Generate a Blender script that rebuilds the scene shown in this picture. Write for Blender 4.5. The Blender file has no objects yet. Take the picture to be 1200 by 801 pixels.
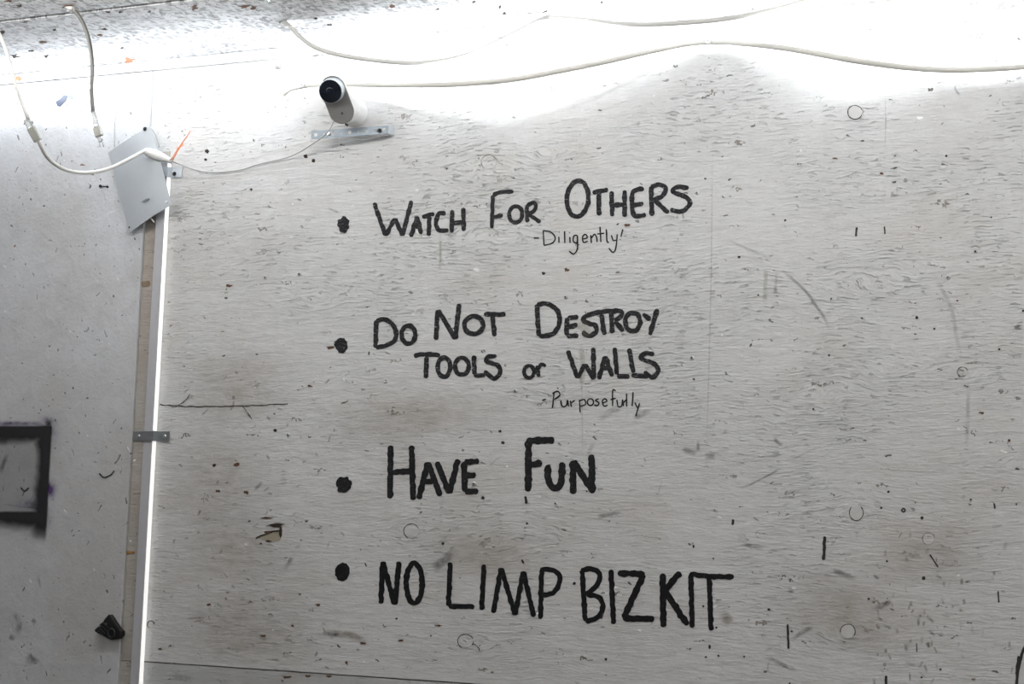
import bpy, bmesh, math, random
from mathutils import Vector, Matrix
from mathutils import noise as mnoise

random.seed(7)
SC = bpy.context.scene
COL = SC.collection

# ------------------------------------------------------------------ camera
F = 2100.0                                    # focal length in photo pixels (frame 1200 x 801)
up = Vector((600, 18400, -2100)).normalized()
lf = Vector((-4650, -88, -2100)); lf = (lf - up * lf.dot(up)).normalized()
AX = -lf; AZ = up; AY = AZ.cross(AX)          # world axes in camera space
R = Matrix((AX, AY, AZ))                      # camera -> world
EYE_Z = 1.50
DIST = 2.30
ctr = R @ Vector((0, 0, -1))
CAM = Vector((0, 0, 0)) - ctr * DIST
CAM.z = EYE_Z
CAM.y = -ctr.y * DIST
CAM.x = -ctr.x * DIST
cd = bpy.data.cameras.new('camera'); cam = bpy.data.objects.new('camera', cd); COL.objects.link(cam)
cd.sensor_width = 36.0; cd.lens = 36.0 * F / 1200.0; cd.clip_start = 0.02
m = R.to_4x4(); m.translation = CAM; cam.matrix_world = m
SC.camera = cam
# ------------------------------------------------------------------ world, lights, exposure
wd = bpy.data.worlds.new('world'); SC.world = wd; wd.use_nodes = True
wd.node_tree.nodes['Background'].inputs[0].default_value = (0.93, 0.96, 1.0, 1)
wd.node_tree.nodes['Background'].inputs[1].default_value = 0.16
ROPE_L = 95.0      # radiance of the lit face of the wall rope
TUBE_L = 38.0      # radiance of the bare lit tube
CEIL_L = 11.0      # rope hung from the ceiling
ROOM_FILL_L = 52.0      # added fill rope on the ceiling, unseen, just past the top of the frame
BAR_L = 0.66        # dim vertical light bar
FILL_LAMP_W = 24.0      # added fill lamp, unseen, further back in the room
SC.view_settings.view_transform = 'Standard'; SC.view_settings.look = 'None'
SC.view_settings.exposure = 0.0; SC.view_settings.gamma = 1.0; SC.view_settings.use_curve_mapping = False
SC.cycles.use_denoising = True
SC.cycles.max_bounces = 8; SC.cycles.diffuse_bounces = 5
SC.cycles.sample_clamp_indirect = 6.0

# ------------------------------------------------------------------ photo pixel -> point on a plane of the room
def ray(px, py):
    return (R @ Vector((px - 600.0, 400.5 - py, -F))).normalized()
def W(px, py, d=0.0):                         # on the plane d in front of the wall
    r = ray(px, py); t = (-d - CAM.y) / r.y
    return CAM + r * t
ZC = W(300, 59).z                             # ceiling height
def CL(px, py, below=0.0):                    # on the ceiling
    r = ray(px, py); t = (ZC - below - CAM.z) / r.z
    return CAM + r * t

# ------------------------------------------------------------------ node helper
class NT:
    def __init__(s, name):
        s.m = bpy.data.materials.new(name); s.m.use_nodes = True
        s.t = s.m.node_tree; s.n = s.t.nodes; s.l = s.t.links
        s.flat = False                            # True: specks lie in the xy plane, else in xz
        s.b = s.n['Principled BSDF']; s.out = s.n['Material Output']
    def new(s, k, **kw):
        x = s.n.new(k)
        for a, v in kw.items(): setattr(x, a, v)
        return x
    def put(s, sock, v):
        if v is None: return
        if isinstance(v, bpy.types.NodeSocket): s.l.new(v, sock)
        elif isinstance(v, (tuple, list)) and len(v) == 3 and sock.type == 'RGBA': sock.default_value = (*v, 1)
        else: sock.default_value = v
    def math(s, op, a, b=None, c=None, clamp=False):
        x = s.new('ShaderNodeMath', operation=op, use_clamp=clamp)
        for i, v in enumerate((a, b, c)): s.put(x.inputs[i], v)
        return x.outputs[0]
    def coord(s, kind='Object'): return s.new('ShaderNodeTexCoord').outputs[kind]
    def sep(s, v):
        x = s.new('ShaderNodeSeparateXYZ'); s.put(x.inputs[0], v); return x.outputs
    def comb(s, a, b, c):
        x = s.new('ShaderNodeCombineXYZ')
        for i, v in enumerate((a, b, c)): s.put(x.inputs[i], v)
        return x.outputs[0]
    def mapping(s, v, scale=(1, 1, 1), loc=(0, 0, 0), rot=(0, 0, 0)):
        x = s.new('ShaderNodeMapping'); s.put(x.inputs[0], v)
        x.inputs['Scale'].default_value = scale; x.inputs['Location'].default_value = loc; x.inputs['Rotation'].default_value = rot
        return x.outputs[0]
    def noise(s, v, scale=1.0, detail=3.0, rough=0.5, dist=0.0, col=False):
        x = s.new('ShaderNodeTexNoise'); s.put(x.inputs['Vector'], v)
        x.inputs['Scale'].default_value = scale; x.inputs['Detail'].default_value = detail
        x.inputs['Roughness'].default_value = rough; x.inputs['Distortion'].default_value = dist
        return x.outputs['Color' if col else 'Fac']
    def voro(s, v, scale=1.0, feature='F1'):
        x = s.new('ShaderNodeTexVoronoi', feature=feature, voronoi_dimensions='2D'); s.put(x.inputs['Vector'], v)
        x.inputs['Scale'].default_value = scale
        return x
    def rng(s, v, a, b, c=0.0, d=1.0, smooth=True):
        x = s.new('ShaderNodeMapRange', interpolation_type='SMOOTHSTEP' if smooth else 'LINEAR'); s.put(x.inputs[0], v)
        for i, q in enumerate((a, b, c, d)): s.put(x.inputs[i + 1], q)
        return x.outputs[0]
    def mix(s, f, a, b, mode='MIX'):
        x = s.new('ShaderNodeMix', data_type='RGBA', blend_type=mode)
        s.put(x.inputs[0], f); s.put(x.inputs[6], a); s.put(x.inputs[7], b)
        return x.outputs[2]
    def bump(s, h, dist=0.001, strength=1.0, normal=None):
        x = s.new('ShaderNodeBump'); s.put(x.inputs['Height'], h)
        x.inputs['Distance'].default_value = dist; x.inputs['Strength'].default_value = strength
        if normal: s.put(x.inputs['Normal'], normal)
        return x.outputs[0]
    def specks(s, v, scale, size, keep, stretch=(1, 1, 1), wob=0.0):
        """sparse irregular dots: 1 inside a dot, 0 outside"""
        if not s.flat:
            e = s.sep(v); v = s.comb(e[0], e[2], 0.0)
        q = s.mapping(v, scale=(stretch[0], stretch[1] if s.flat else stretch[2], 1))
        if wob:
            n = s.noise(v, scale * 2.2, 2, col=True)
            a = s.new('ShaderNodeVectorMath', operation='MULTIPLY_ADD'); s.put(a.inputs[0], n)
            a.inputs[1].default_value = (wob, wob, wob); s.put(a.inputs[2], q); q = a.outputs[0]
        x = s.voro(q, scale)
        c = s.sep(x.outputs['Color'])
        r = s.math('MULTIPLY', s.math('POWER', c[1], 2.0), size)
        r = s.math('ADD', r, size * 0.25)
        on = s.math('LESS_THAN', c[0], keep)
        f = s.math('SUBTRACT', 1.0, s.math('DIVIDE', x.outputs['Distance'], r), clamp=True)
        return s.math('MULTIPLY', s.rng(f, 0.0, 0.35), on), c[2]
    def fin(s, base=None, rough=None, normal=None, metal=None):
        s.put(s.b.inputs['Base Color'], base); s.put(s.b.inputs['Roughness'], rough)
        s.put(s.b.inputs['Normal'], normal); s.put(s.b.inputs['Metallic'], metal)
        return s.m

def plain(name, col, rough=0.5, metal=0.0, emis=0.0, spec=None, alpha=None, trans=0.0, bump=None):
    t = NT(name); t.fin(tuple(col), rough, None, metal)
    c = t.coord(); n = t.noise(c, 180.0, 3)
    t.put(t.b.inputs['Base Color'], t.mix(n, tuple(x * 0.93 for x in col), tuple(min(1, x * 1.05) for x in col)))
    if bump: t.put(t.b.inputs['Normal'], t.bump(t.noise(c, bump[0], 4), bump[1]))
    if emis:
        t.b.inputs['Emission Color'].default_value = (*col, 1); t.b.inputs['Emission Strength'].default_value = emis
    if trans: t.b.inputs['Transmission Weight'].default_value = trans; t.b.inputs['IOR'].default_value = 1.4
    if spec is not None: t.b.inputs['Specular IOR Level'].default_value = spec
    return t.m

def kf(px, py): p = W(px, py); return (p.x, p.z)
KNOTS = [(1029, 218, 15), (1012, 332, 14), (1078, 312, 10), (573, 196, 15), (1003, 600, 12), (966, 462, 15), (1128, 436, 9),
         (640, 178, 7), (566, 278, 18), (482, 622, 9), (585, 632, 13), (548, 751, 10), (1035, 432, 11), (993, 739, 13), (376, 350, 15),
         (1002, 131, 9), (515, 262, 14), (1192, 545, 12), (655, 455, 9), (225, 262, 10)]

def plywood(name, base, warm, knots=KNOTS, groove=1.0, speck=1.0, warm_lo=0.46, grey=None, rot=0.0):
    t = NT(name); c = t.coord(); xyz = t.sep(c)
    x, z = xyz[0], xyz[2]
    zz = z; near = None
    for (px, py, r) in knots:
        kx, kz = kf(px, py); rr = r * 0.0011
        dx = t.math('MULTIPLY', t.math('SUBTRACT', x, kx), 0.42); dz = t.math('SUBTRACT', z, kz)
        d2 = t.math('MULTIPLY_ADD', dx, dx, t.math('MULTIPLY_ADD', dz, dz, rr * rr * 1.05))
        q = t.math('DIVIDE', rr * rr, d2)
        zz = t.math('SUBTRACT', zz, t.math('MULTIPLY', dz, q))
        near = q if near is None else t.math('ADD', near, q)
    if near is None: near = 0.0
    wav = t.math('MULTIPLY', t.math('SUBTRACT', t.noise(c, 5.0, 2), 0.5), 0.03)
    wav2 = t.math('MULTIPLY', t.math('SUBTRACT', t.noise(c, 38.0, 2), 0.5), 0.0035)
    zz = t.math('ADD', t.math('ADD', zz, wav), wav2)
    g = t.comb(t.math('MULTIPLY', x, 50.0), 0.0, t.math('MULTIPLY', zz, 400.0))
    gn = t.noise(g, 1.0, 3.0, 0.62)
    g2 = t.comb(t.math('MULTIPLY', x, 90.0), 3.0, t.math('MULTIPLY', zz, 620.0))
    gn2 = t.noise(g2, 1.0, 2.0, 0.6)
    dens = t.math('ADD', t.noise(c, 7.0, 3, 0.6), t.math('MULTIPLY', near, 0.42))
    dens = t.rng(dens, 0.38, 0.72)
    crack = t.rng(gn, t.math('SUBTRACT', 0.70, t.math('MULTIPLY', dens, 0.135)), t.math('SUBTRACT', 0.75, t.math('MULTIPLY', dens, 0.10)))
    crack2 = t.math('MULTIPLY', t.rng(gn2, 0.60, 0.72), 0.35)
    crk = t.math('MAXIMUM', crack, t.math('MULTIPLY', crack2, dens))
    # colour
    big = t.noise(c, 2.3, 5, 0.6); blot = t.noise(t.mapping(c, scale=(1, 1, 2.2)), 9.0, 4, 0.6)
    f = t.rng(t.math('ADD', t.math('MULTIPLY', big, 0.6), t.math('MULTIPLY', blot, 0.4)), warm_lo, warm_lo + 0.16)
    col = t.mix(f, base, warm)
    col = t.mix(t.rng(t.noise(c, 60.0, 4, 0.7), 0.35, 0.75), col, t.mix(0.13, col, (0.25, 0.23, 0.21)))
    col = t.mix(t.math('MULTIPLY', crk, 0.10 * groove), col, (0.16, 0.14, 0.12))
    dirt = t.rng(t.noise(t.mapping(c, scale=(1, 1, 1.6), loc=(3, 1, 7)), 16.0, 5, 0.75), 0.60, 0.78)
    col = t.mix(t.math('MULTIPLY', dirt, 0.28), col, (0.24, 0.19, 0.15))
    h = t.math('MULTIPLY', crk, -1.0)
    for (sc, sz, keep, st, w, dark) in ((46, 0.085, 0.22, (0.75, 1, 1.35), 0.14, (0.035, 0.028, 0.024)),
                                        (105, 0.16, 0.10, (0.6, 1, 1.2), 0.3, (0.06, 0.045, 0.04)),
                                        (24, 0.06, 0.12, (0.55, 1, 1.6), 0.15, (0.12, 0.07, 0.04)),
                                        (70, 0.20, 0.14, (0.4, 1, 1.3), 0.4, (0.20, 0.17, 0.15))):
        m_, rn = t.specks(c, sc, sz, keep * speck, st, w / sc * 4)
        col = t.mix(t.math('MULTIPLY', m_, t.rng(rn, 0, 1, 0.35, 0.92)), col, dark)
        h = t.math('SUBTRACT', h, t.math('MULTIPLY', m_, 0.4))
    m_, rn = t.specks(c, 30, 0.07, 0.12, (0.7, 1, 1.2), 0.01)
    col = t.mix(t.math('MULTIPLY', m_, 0.8), col, (0.92, 0.92, 0.9))
    hh = t.math('MULTIPLY', t.noise(c, 240.0, 2, 0.6), 0.35)
    hh = t.math('MULTIPLY_ADD', t.noise(t.mapping(c, scale=(1, 1, 4)), 24.0, 2, 0.55), 1.3, hh)
    hh = t.math('MULTIPLY_ADD', gn, t.math('MULTIPLY_ADD', dens, 0.9, 0.35), hh)
    hh = t.math('MULTIPLY_ADD', gn2, t.math('MULTIPLY_ADD', dens, 0.6, 0.15), hh)
    hh = t.math('MULTIPLY_ADD', h, 1.3 * groove, hh)
    n3 = t.bump(hh, 0.00135)
    return t.fin(col, 0.55, n3)

def smooth_sheet():
    t = NT('scuffed_painted_sheet'); c = t.coord()
    big = t.noise(c, 2.6, 5, 0.6)
    col = t.mix(t.rng(big, 0.4, 0.65), (0.585, 0.60, 0.625), (0.49, 0.485, 0.48))
    col = t.mix(t.rng(t.noise(c, 34.0, 5, 0.7), 0.4, 0.75), col, t.mix(0.2, col, (0.25, 0.25, 0.26)))
    h = None
    for (sc, sz, keep, st, w, rot, dark) in ((60, 0.11, 0.34, (1, 1, 0.8), 0.12, 0.5, (0.04, 0.035, 0.035)),
                                        (120, 0.17, 0.20, (0.8, 1, 1.2), 0.25, 0.0, (0.09, 0.08, 0.08)),
                                        (38, 0.10, 0.30, (1.6, 1, 0.55), 0.12, 0.35, (0.10, 0.095, 0.09)),
                                        (34, 0.09, 0.22, (1.7, 1, 0.5), 0.12, -0.6, (0.13, 0.125, 0.12)),
                                        (22, 0.05, 0.25, (0.8, 1, 1.2), 0.12, 0.0, (0.16, 0.07, 0.03))):
        q = t.mapping(c, rot=(0, rot, 0))
        m_, rn = t.specks(q, sc, sz, keep, st, w / sc * 4)
        col = t.mix(t.math('MULTIPLY', m_, t.rng(rn, 0, 1, 0.3, 0.9)), col, dark)
        h = m_ if h is None else t.math('ADD', h, m_)
    q = t.mapping(c, scale=(1.4, 1, 1), rot=(0, 0.9, 0))
    m_, rn = t.specks(q, 42, 0.09, 0.12, (1.5, 1, 0.5), 0.01)
    col = t.mix(t.math('MULTIPLY', m_, 0.75), col, (0.85, 0.85, 0.86))
    sc_ = t.rng(t.noise(t.mapping(c, scale=(5, 1, 1.2), rot=(0, 0.4, 0)), 30, 4, 0.7), 0.60, 0.70)
    col = t.mix(t.math('MULTIPLY', sc_, 0.22), col, (0.72, 0.72, 0.73))
    hh = t.math('MULTIPLY', t.noise(c, 200.0, 2, 0.6), 0.4)
    hh = t.math('MULTIPLY_ADD', t.noise(c, 34.0, 4, 0.65, 0.6), 1.2, hh)
    hh = t.math('MULTIPLY_ADD', h, -0.5, hh)
    n3 = t.bump(hh, 0.0013)
    return t.fin(col, 0.5, n3)

def osb():
    t = NT('whitewashed_strand_board'); c = t.coord(); t.flat = True
    a = t.voro(t.mapping(c, scale=(210, 120, 1), rot=(0, 0, 0.35)), 1.0)
    b = t.voro(t.mapping(c, scale=(130, 260, 1), rot=(0, 0, -0.65), loc=(3, 4, 0)), 1.0)
    d = t.voro(t.mapping(c, scale=(300, 90, 1), rot=(0, 0, -0.2), loc=(9, 2, 0)), 1.0)
    ca, cb, cd_ = t.sep(a.outputs['Color'])[0], t.sep(b.outputs['Color'])[0], t.sep(d.outputs['Color'])[0]
    v = t.math('MAXIMUM', ca, t.math('MULTIPLY', cb, 0.9))
    v = t.math('MULTIPLY_ADD', cd_, 0.25, v)
    fl = t.rng(v, 0.25, 1.05)
    col = t.mix(fl, (0.24, 0.24, 0.25), (0.76, 0.77, 0.78))
    col = t.mix(t.math('MULTIPLY', t.rng(t.noise(c, 25, 4), 0.45, 0.7), 0.35), col, (0.42, 0.41, 0.41))
    for (sc, sz, keep, st, w, dark) in ((34, 0.13, 0.10, (0.7, 0.5, 1), 0.2, (0.06, 0.05, 0.045)), (80, 0.2, 0.16, (0.8, 0.5, 1), 0.3, (0.2, 0.18, 0.17)),
                                        (22, 0.07, 0.08, (0.7, .5, 1), 0.25, (0.22, 0.13, 0.08))):
        m_, rn = t.specks(c, sc, sz, keep, st, w / sc * 4)
        col = t.mix(t.math('MULTIPLY', m_, t.rng(rn, 0, 1, 0.3, 0.9)), col, dark)
    n = t.bump(t.math('MULTIPLY_ADD', t.noise(c, 300, 2), 0.4, v), 0.0011)
    return t.fin(col, 0.6, n)

# ------------------------------------------------------------------ mesh helpers
def obj(name, verts, faces, mat, parent=None, smooth=False, uv=None):
    me = bpy.data.meshes.new(name); me.from_pydata([tuple(v) for v in verts], [], faces); me.update()
    o = bpy.data.objects.new(name, me); COL.objects.link(o)
    if mat: me.materials.append(mat)
    if smooth:
        for p in me.polygons: p.use_smooth = True
    if parent: o.parent = parent; o.matrix_parent_inverse = parent.matrix_world.inverted()
    return o
def empty(name, loc=(0, 0, 0)):
    o = bpy.data.objects.new(name, None); COL.objects.link(o); o.location = loc; o.empty_display_size = 0.02
    o.matrix_world = Matrix.Translation(Vector(loc))
    return o
def tag(o, label=None, cat=None, group=None, kind=None):
    if label: o['label'] = label
    if cat: o['category'] = cat
    if group: o['group'] = group
    if kind: o['kind'] = kind
    return o
def box(name, x0, x1, y0, y1, z0, z1, mat, parent=None, bevel=0.0):
    v = [(x, y, z) for x in (x0, x1) for y in (y0, y1) for z in (z0, z1)]
    f = [(0, 1, 3, 2), (4, 6, 7, 5), (0, 4, 5, 1), (2, 3, 7, 6), (0, 2, 6, 4), (1, 5, 7, 3)]
    o = obj(name, v, f, mat, parent)
    if bevel:
        b = o.modifiers.new('bevel', 'BEVEL'); b.width = bevel; b.segments = 2
    return o
def fix_normals(o):
    bm = bmesh.new(); bm.from_mesh(o.data); bmesh.ops.recalc_face_normals(bm, faces=bm.faces); bm.to_mesh(o.data); bm.free()
def catmull(P, step=0.004, closed=False):
    P = [Vector(p) for p in P]; out = []; n = len(P)
    segs = n if closed else n - 1
    for i in range(segs):
        if closed: a, b, c, d = P[(i - 1) % n], P[i], P[(i + 1) % n], P[(i + 2) % n]
        else:
            b, c = P[i], P[i + 1]
            a = P[i - 1] if i else b * 2 - c
            d = P[i + 2] if i + 2 < n else c * 2 - b
        k = max(2, int((c - b).length / step))
        for j in range(k):
            t = j / k
            out.append(0.5 * ((2 * b) + (c - a) * t + (2 * a - 5 * b + 4 * c - d) * t * t + (3 * b - a - 3 * c + d) * t ** 3))
    if not closed: out.append(P[-1].copy())
    return out
def frames(path):
    n = len(path); T = []
    for i in range(n):
        a = path[max(0, i - 1)]; b = path[min(n - 1, i + 1)]
        T.append((b - a).normalized())
    return T
def tube(name, P, r, mat, parent=None, seg=10, step=0.006, smooth_path=True, radii=None, cap=True):
    path = catmull(P, step) if smooth_path else [Vector(p) for p in P]
    T = frames(path); u = Vector((0, 0, 1)) if abs(T[0].z) < 0.9 else Vector((1, 0, 0))
    V = []; Fc = []
    n = len(path)
    for i, p in enumerate(path):
        u = (u - T[i] * u.dot(T[i])).normalized(); w = T[i].cross(u)
        rr = r if radii is None else radii(i / (n - 1))
        for k in range(seg):
            a = 2 * math.pi * k / seg
            V.append(p + (u * math.cos(a) + w * math.sin(a)) * rr)
    for i in range(n - 1):
        for k in range(seg):
            Fc.append((i * seg + k, i * seg + (k + 1) % seg, (i + 1) * seg + (k + 1) % seg, (i + 1) * seg + k))
    if cap: Fc.append(tuple(range(seg))[::-1]); Fc.append(tuple((n - 1) * seg + k for k in range(seg)))
    o = obj(name, V, Fc, mat, parent, smooth=True); fix_normals(o)
    return o
def lathe(name, origin, axis, prof, mat, parent=None, seg=32, smooth=True):
    """prof: list of (distance along axis, radius)"""
    axis = Vector(axis).normalized(); u = axis.orthogonal().normalized(); w = axis.cross(u)
    V = []; Fc = []
    for (h, r) in prof:
        for k in range(seg):
            a = 2 * math.pi * k / seg
            V.append(Vector(origin) + axis * h + (u * math.cos(a) + w * math.sin(a)) * max(r, 1e-5))
    for i in range(len(prof) - 1):
        for k in range(seg):
            Fc.append((i * seg + k, i * seg + (k + 1) % seg, (i + 1) * seg + (k + 1) % seg, (i + 1) * seg + k))
    Fc.append(tuple(range(seg))); Fc.append(tuple((len(prof) - 1) * seg + k for k in range(seg)))
    o = obj(name, V, Fc, mat, parent, smooth=False); fix_normals(o)
    if smooth:
        me = o.data
        for p in me.polygons: p.use_smooth = len(p.vertices) == 4
        e = o.modifiers.new('split', 'EDGE_SPLIT'); e.split_angle = math.radians(35)
    return o
def flat_poly(name, pts, mat, parent=None, thick=0.0, bevel=0.0):
    """polygon given by world points, extruded towards the wall by thick"""
    n = len(pts); pts = [Vector(p) for p in pts]
    if thick:
        V = pts + [p + Vector((0, thick, 0)) for p in pts]
        Fc = [tuple(range(n)), tuple(range(2 * n - 1, n - 1, -1))] + [(i, (i + 1) % n, n + (i + 1) % n, n + i) for i in range(n)]
    else:
        V = pts; Fc = [tuple(range(n))]
    o = obj(name, V, Fc, mat, parent); fix_normals(o)
    if bevel:
        b = o.modifiers.new('bevel', 'BEVEL'); b.width = bevel; b.segments = 2
    return o

# ------------------------------------------------------------------ materials
M_PLY = plywood('painted_plywood', (0.62, 0.624, 0.625), (0.575, 0.565, 0.55))
M_PLY_LOW = plywood('painted_plywood_lower', (0.47, 0.48, 0.48), (0.44, 0.42, 0.40), knots=[(700, 830, 14), (330, 840, 14)], speck=1.5)
M_STRIP = plywood('bare_greyed_plywood', (0.44, 0.42, 0.385), (0.40, 0.355, 0.31), knots=[(150, 900, 10)], speck=1.4)
M_SHEET = smooth_sheet()
M_OSB = osb()
M_TRIM = plywood('white_painted_board', (0.70, 0.70, 0.70), (0.66, 0.65, 0.64), knots=[(600, -60, 8)], groove=0.5, speck=0.5)
M_FLOOR = plywood('worn_plywood_floor', (0.33, 0.31, 0.29), (0.27, 0.24, 0.21), knots=[(0, 0, 8)], speck=1.5)
M_DARK = plain('dark_joint', (0.05, 0.045, 0.04), 0.9)

# ------------------------------------------------------------------ room shell
X0, X1, Y0 = -2.4, 2.6, -3.6
XS = W(163, 400).x                             # right edge of the left sheet
zs0, zs1 = W(305, 784), W(600, 800.5)
ZS = zs0.z
wall = tag(empty('wall_back'), kind='structure')
def sheet(name, x0, x1, z0, z1, d, th, mat, parent):
    return box(name, x0, x1, -d, -d + th, z0, z1, mat, parent)
G = 0.0008
XL = W(300, 400).x
sheet('plywood_sheet', XS - 0.10, X1, ZS + G, W(300, 72).z, 0.0, 0.018, M_PLY, wall)
sheet('plywood_sheet', XS - 0.10, X1, 0.0, ZS - G, 0.0004, 0.018, M_PLY_LOW, wall)
# backing seen through the joints
box('backing_board', X0, X1, 0.0175, 0.03, 0, ZC + 0.05, M_DARK, wall)
# left sheet laid over the plywood, slightly proud
lo = box('painted_sheet', X0, XS, -0.0055, 0.0, 0, W(300, 72).z - .001, M_SHEET, wall, bevel=0.0008)
# thin cover strip between sheet and light bar
zst = W(150, 774).z
box('cover_strip', XS + 0.0012, W(182, 500).x, -0.0012, 0.0, zst + 0.0006, W(300, 72).z - 0.12, M_STRIP, wall)
box('cover_strip', XS - 0.004, W(182, 500).x, -0.0006, 0.0, 0.0, zst - 0.0006, M_STRIP, wall)
# board strip under the ceiling
zt0, zt1 = W(300, 72).z, ZC
tr = tag(empty('trim_1'), kind='structure')
box('trim_board', X0, X1, -0.003, 0.018, zt0 + 0.0010, zt1 - 0.0008, M_TRIM, tr)
# ceiling of two strand boards with an open joint
YJ = CL(110, 12.5).y
ceil = tag(empty('ceiling', (0, 0, ZC)), kind='structure')
box('strand_board', X0, X1, YJ + 0.0045, 0.03, ZC, ZC + 0.012, M_OSB, ceil)
box('strand_board', X0, X1, YJ - 1.22, YJ - 0.0045, ZC, ZC + 0.012, M_OSB, ceil)
box('strand_board', X0, X1, Y0, YJ - 1.2225, ZC, ZC + 0.012, M_OSB, ceil)
box('backing_board', X0, X1, Y0, 0.03, ZC + 0.0125, ZC + 0.02, M_DARK, ceil)
tag(box('floor', X0, X1, Y0, 0.03, -0.02, 0, M_FLOOR), kind='structure')
tag(box('wall_left', X0 - 0.02, X0, Y0, 0.03, 0, ZC, M_SHEET), kind='structure')
tag(box('wall_right', X1, X1 + 0.02, Y0, 0.03, 0, ZC, M_SHEET), kind='structure')

# ------------------------------------------------------------------ paint marks: strokes on the wall
ZL = [0.0]
def ribbon(name, P, w, mat, parent, closed=False, jit=0.10, taper=1.0, d0=0.0003):
    """a brush stroke in photo pixels laid on the wall; w in pixels"""
    P3 = [Vector((p[0], p[1], 0)) for p in P]
    path = catmull(P3, 0.8, closed) if len(P3) > 2 or closed else catmull([P3[0], P3[0].lerp(P3[1], .5), P3[1]], 0.8)
    if closed: path.append(path[0].copy())
    n = len(path); L = [0]
    for i in range(1, n): L.append(L[-1] + (path[i] - path[i - 1]).length)
    tot = L[-1]; V = []; Fc = []; s = random.uniform(0, 90)
    ZL[0] = (ZL[0] + 0.00002) % 0.0003; d = d0 + ZL[0]
    for i in range(n):
        a = path[i - 1] if i else (path[-2] if closed else path[0]); b = path[i + 1] if i < n - 1 else (path[1] if closed else path[-1])
        t = (b - a); t = t.normalized() if t.length > 1e-6 else Vector((1, 0, 0)); nr = Vector((-t.y, t.x, 0))
        e = 1.0
        if not closed:
            q = min(L[i], tot - L[i]) / (w * 0.5 * taper)
            if q < 1: e = math.sqrt(max(0.0, 1 - (1 - q) ** 2)) * 0.8 + 0.2
        for sd, ph in ((-1, 0), (1, 50)):
            k = 1 + jit * (mnoise.noise(Vector((L[i] * 0.17 + s, ph, 0))) * 1.5 + mnoise.noise(Vector((L[i] * 0.9 + s, ph, 9))) * 0.5)
            q = path[i] + nr * (sd * w * 0.5 * e * k)
            V.append(W(q.x, q.y, d))
    for i in range(n - 1): Fc.append((2 * i, 2 * i + 1, 2 * i + 3, 2 * i + 2))
    return V, Fc
class Strokes:
    def __init__(s, name, mat, parent): s.v = []; s.f = []; s.name = name; s.mat = mat; s.p = parent
    def add(s, vf):
        k = len(s.v); s.v += vf[0]; s.f += [tuple(i + k for i in f) for f in vf[1]]
    def done(s, label=None):
        o = obj(s.name, s.v, s.f, s.mat, s.p)
        if label: o['label'] = label
        return o
def ell(cx, cy, rx, ry, rot=0.0, n=10):
    return [(cx + rx * math.cos(a) * math.cos(rot) - ry * math.sin(a) * math.sin(rot), cy + rx * math.cos(a) * math.sin(rot) + ry * math.sin(a) * math.cos(rot))
            for a in [2 * math.pi * i / n for i in range(n)]]
def marker(name, dark, light, cover):
    t = NT(name); c = t.coord()
    g = t.noise(t.mapping(c, scale=(120, 1, 480)), 1.0, 3, 0.65); k = t.noise(c, 420, 3, 0.7)
    f = t.rng(t.math('ADD', t.math('MULTIPLY', g, 0.6), t.math('MULTIPLY', k, 0.4)), 0.48, 0.68)
    col = t.mix(f, dark, light)
    a = t.rng(t.math('ADD', t.math('MULTIPLY', g, 0.65), t.math('MULTIPLY', k, 0.35)), cover, cover + 0.05, 1.0, 0.25)
    t.put(t.b.inputs['Alpha'], a); t.b.inputs['Specular IOR Level'].default_value = 0.15
    return t.fin(col, 0.7)
M_DRY = marker('dry_brushed_black_paint', (0.016, 0.016, 0.018), (0.10, 0.10, 0.102), 0.59)
M_THK = marker('thick_black_paint', (0.012, 0.012, 0.013), (0.045, 0.045, 0.046), 0.64)
M_BLK = marker('solid_black_paint', (0.008, 0.008, 0.009), (0.03, 0.03, 0.031), 0.66)
M_INK = marker('black_felt_pen', (0.018, 0.018, 0.02), (0.05, 0.05, 0.05), 0.66)

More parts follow.
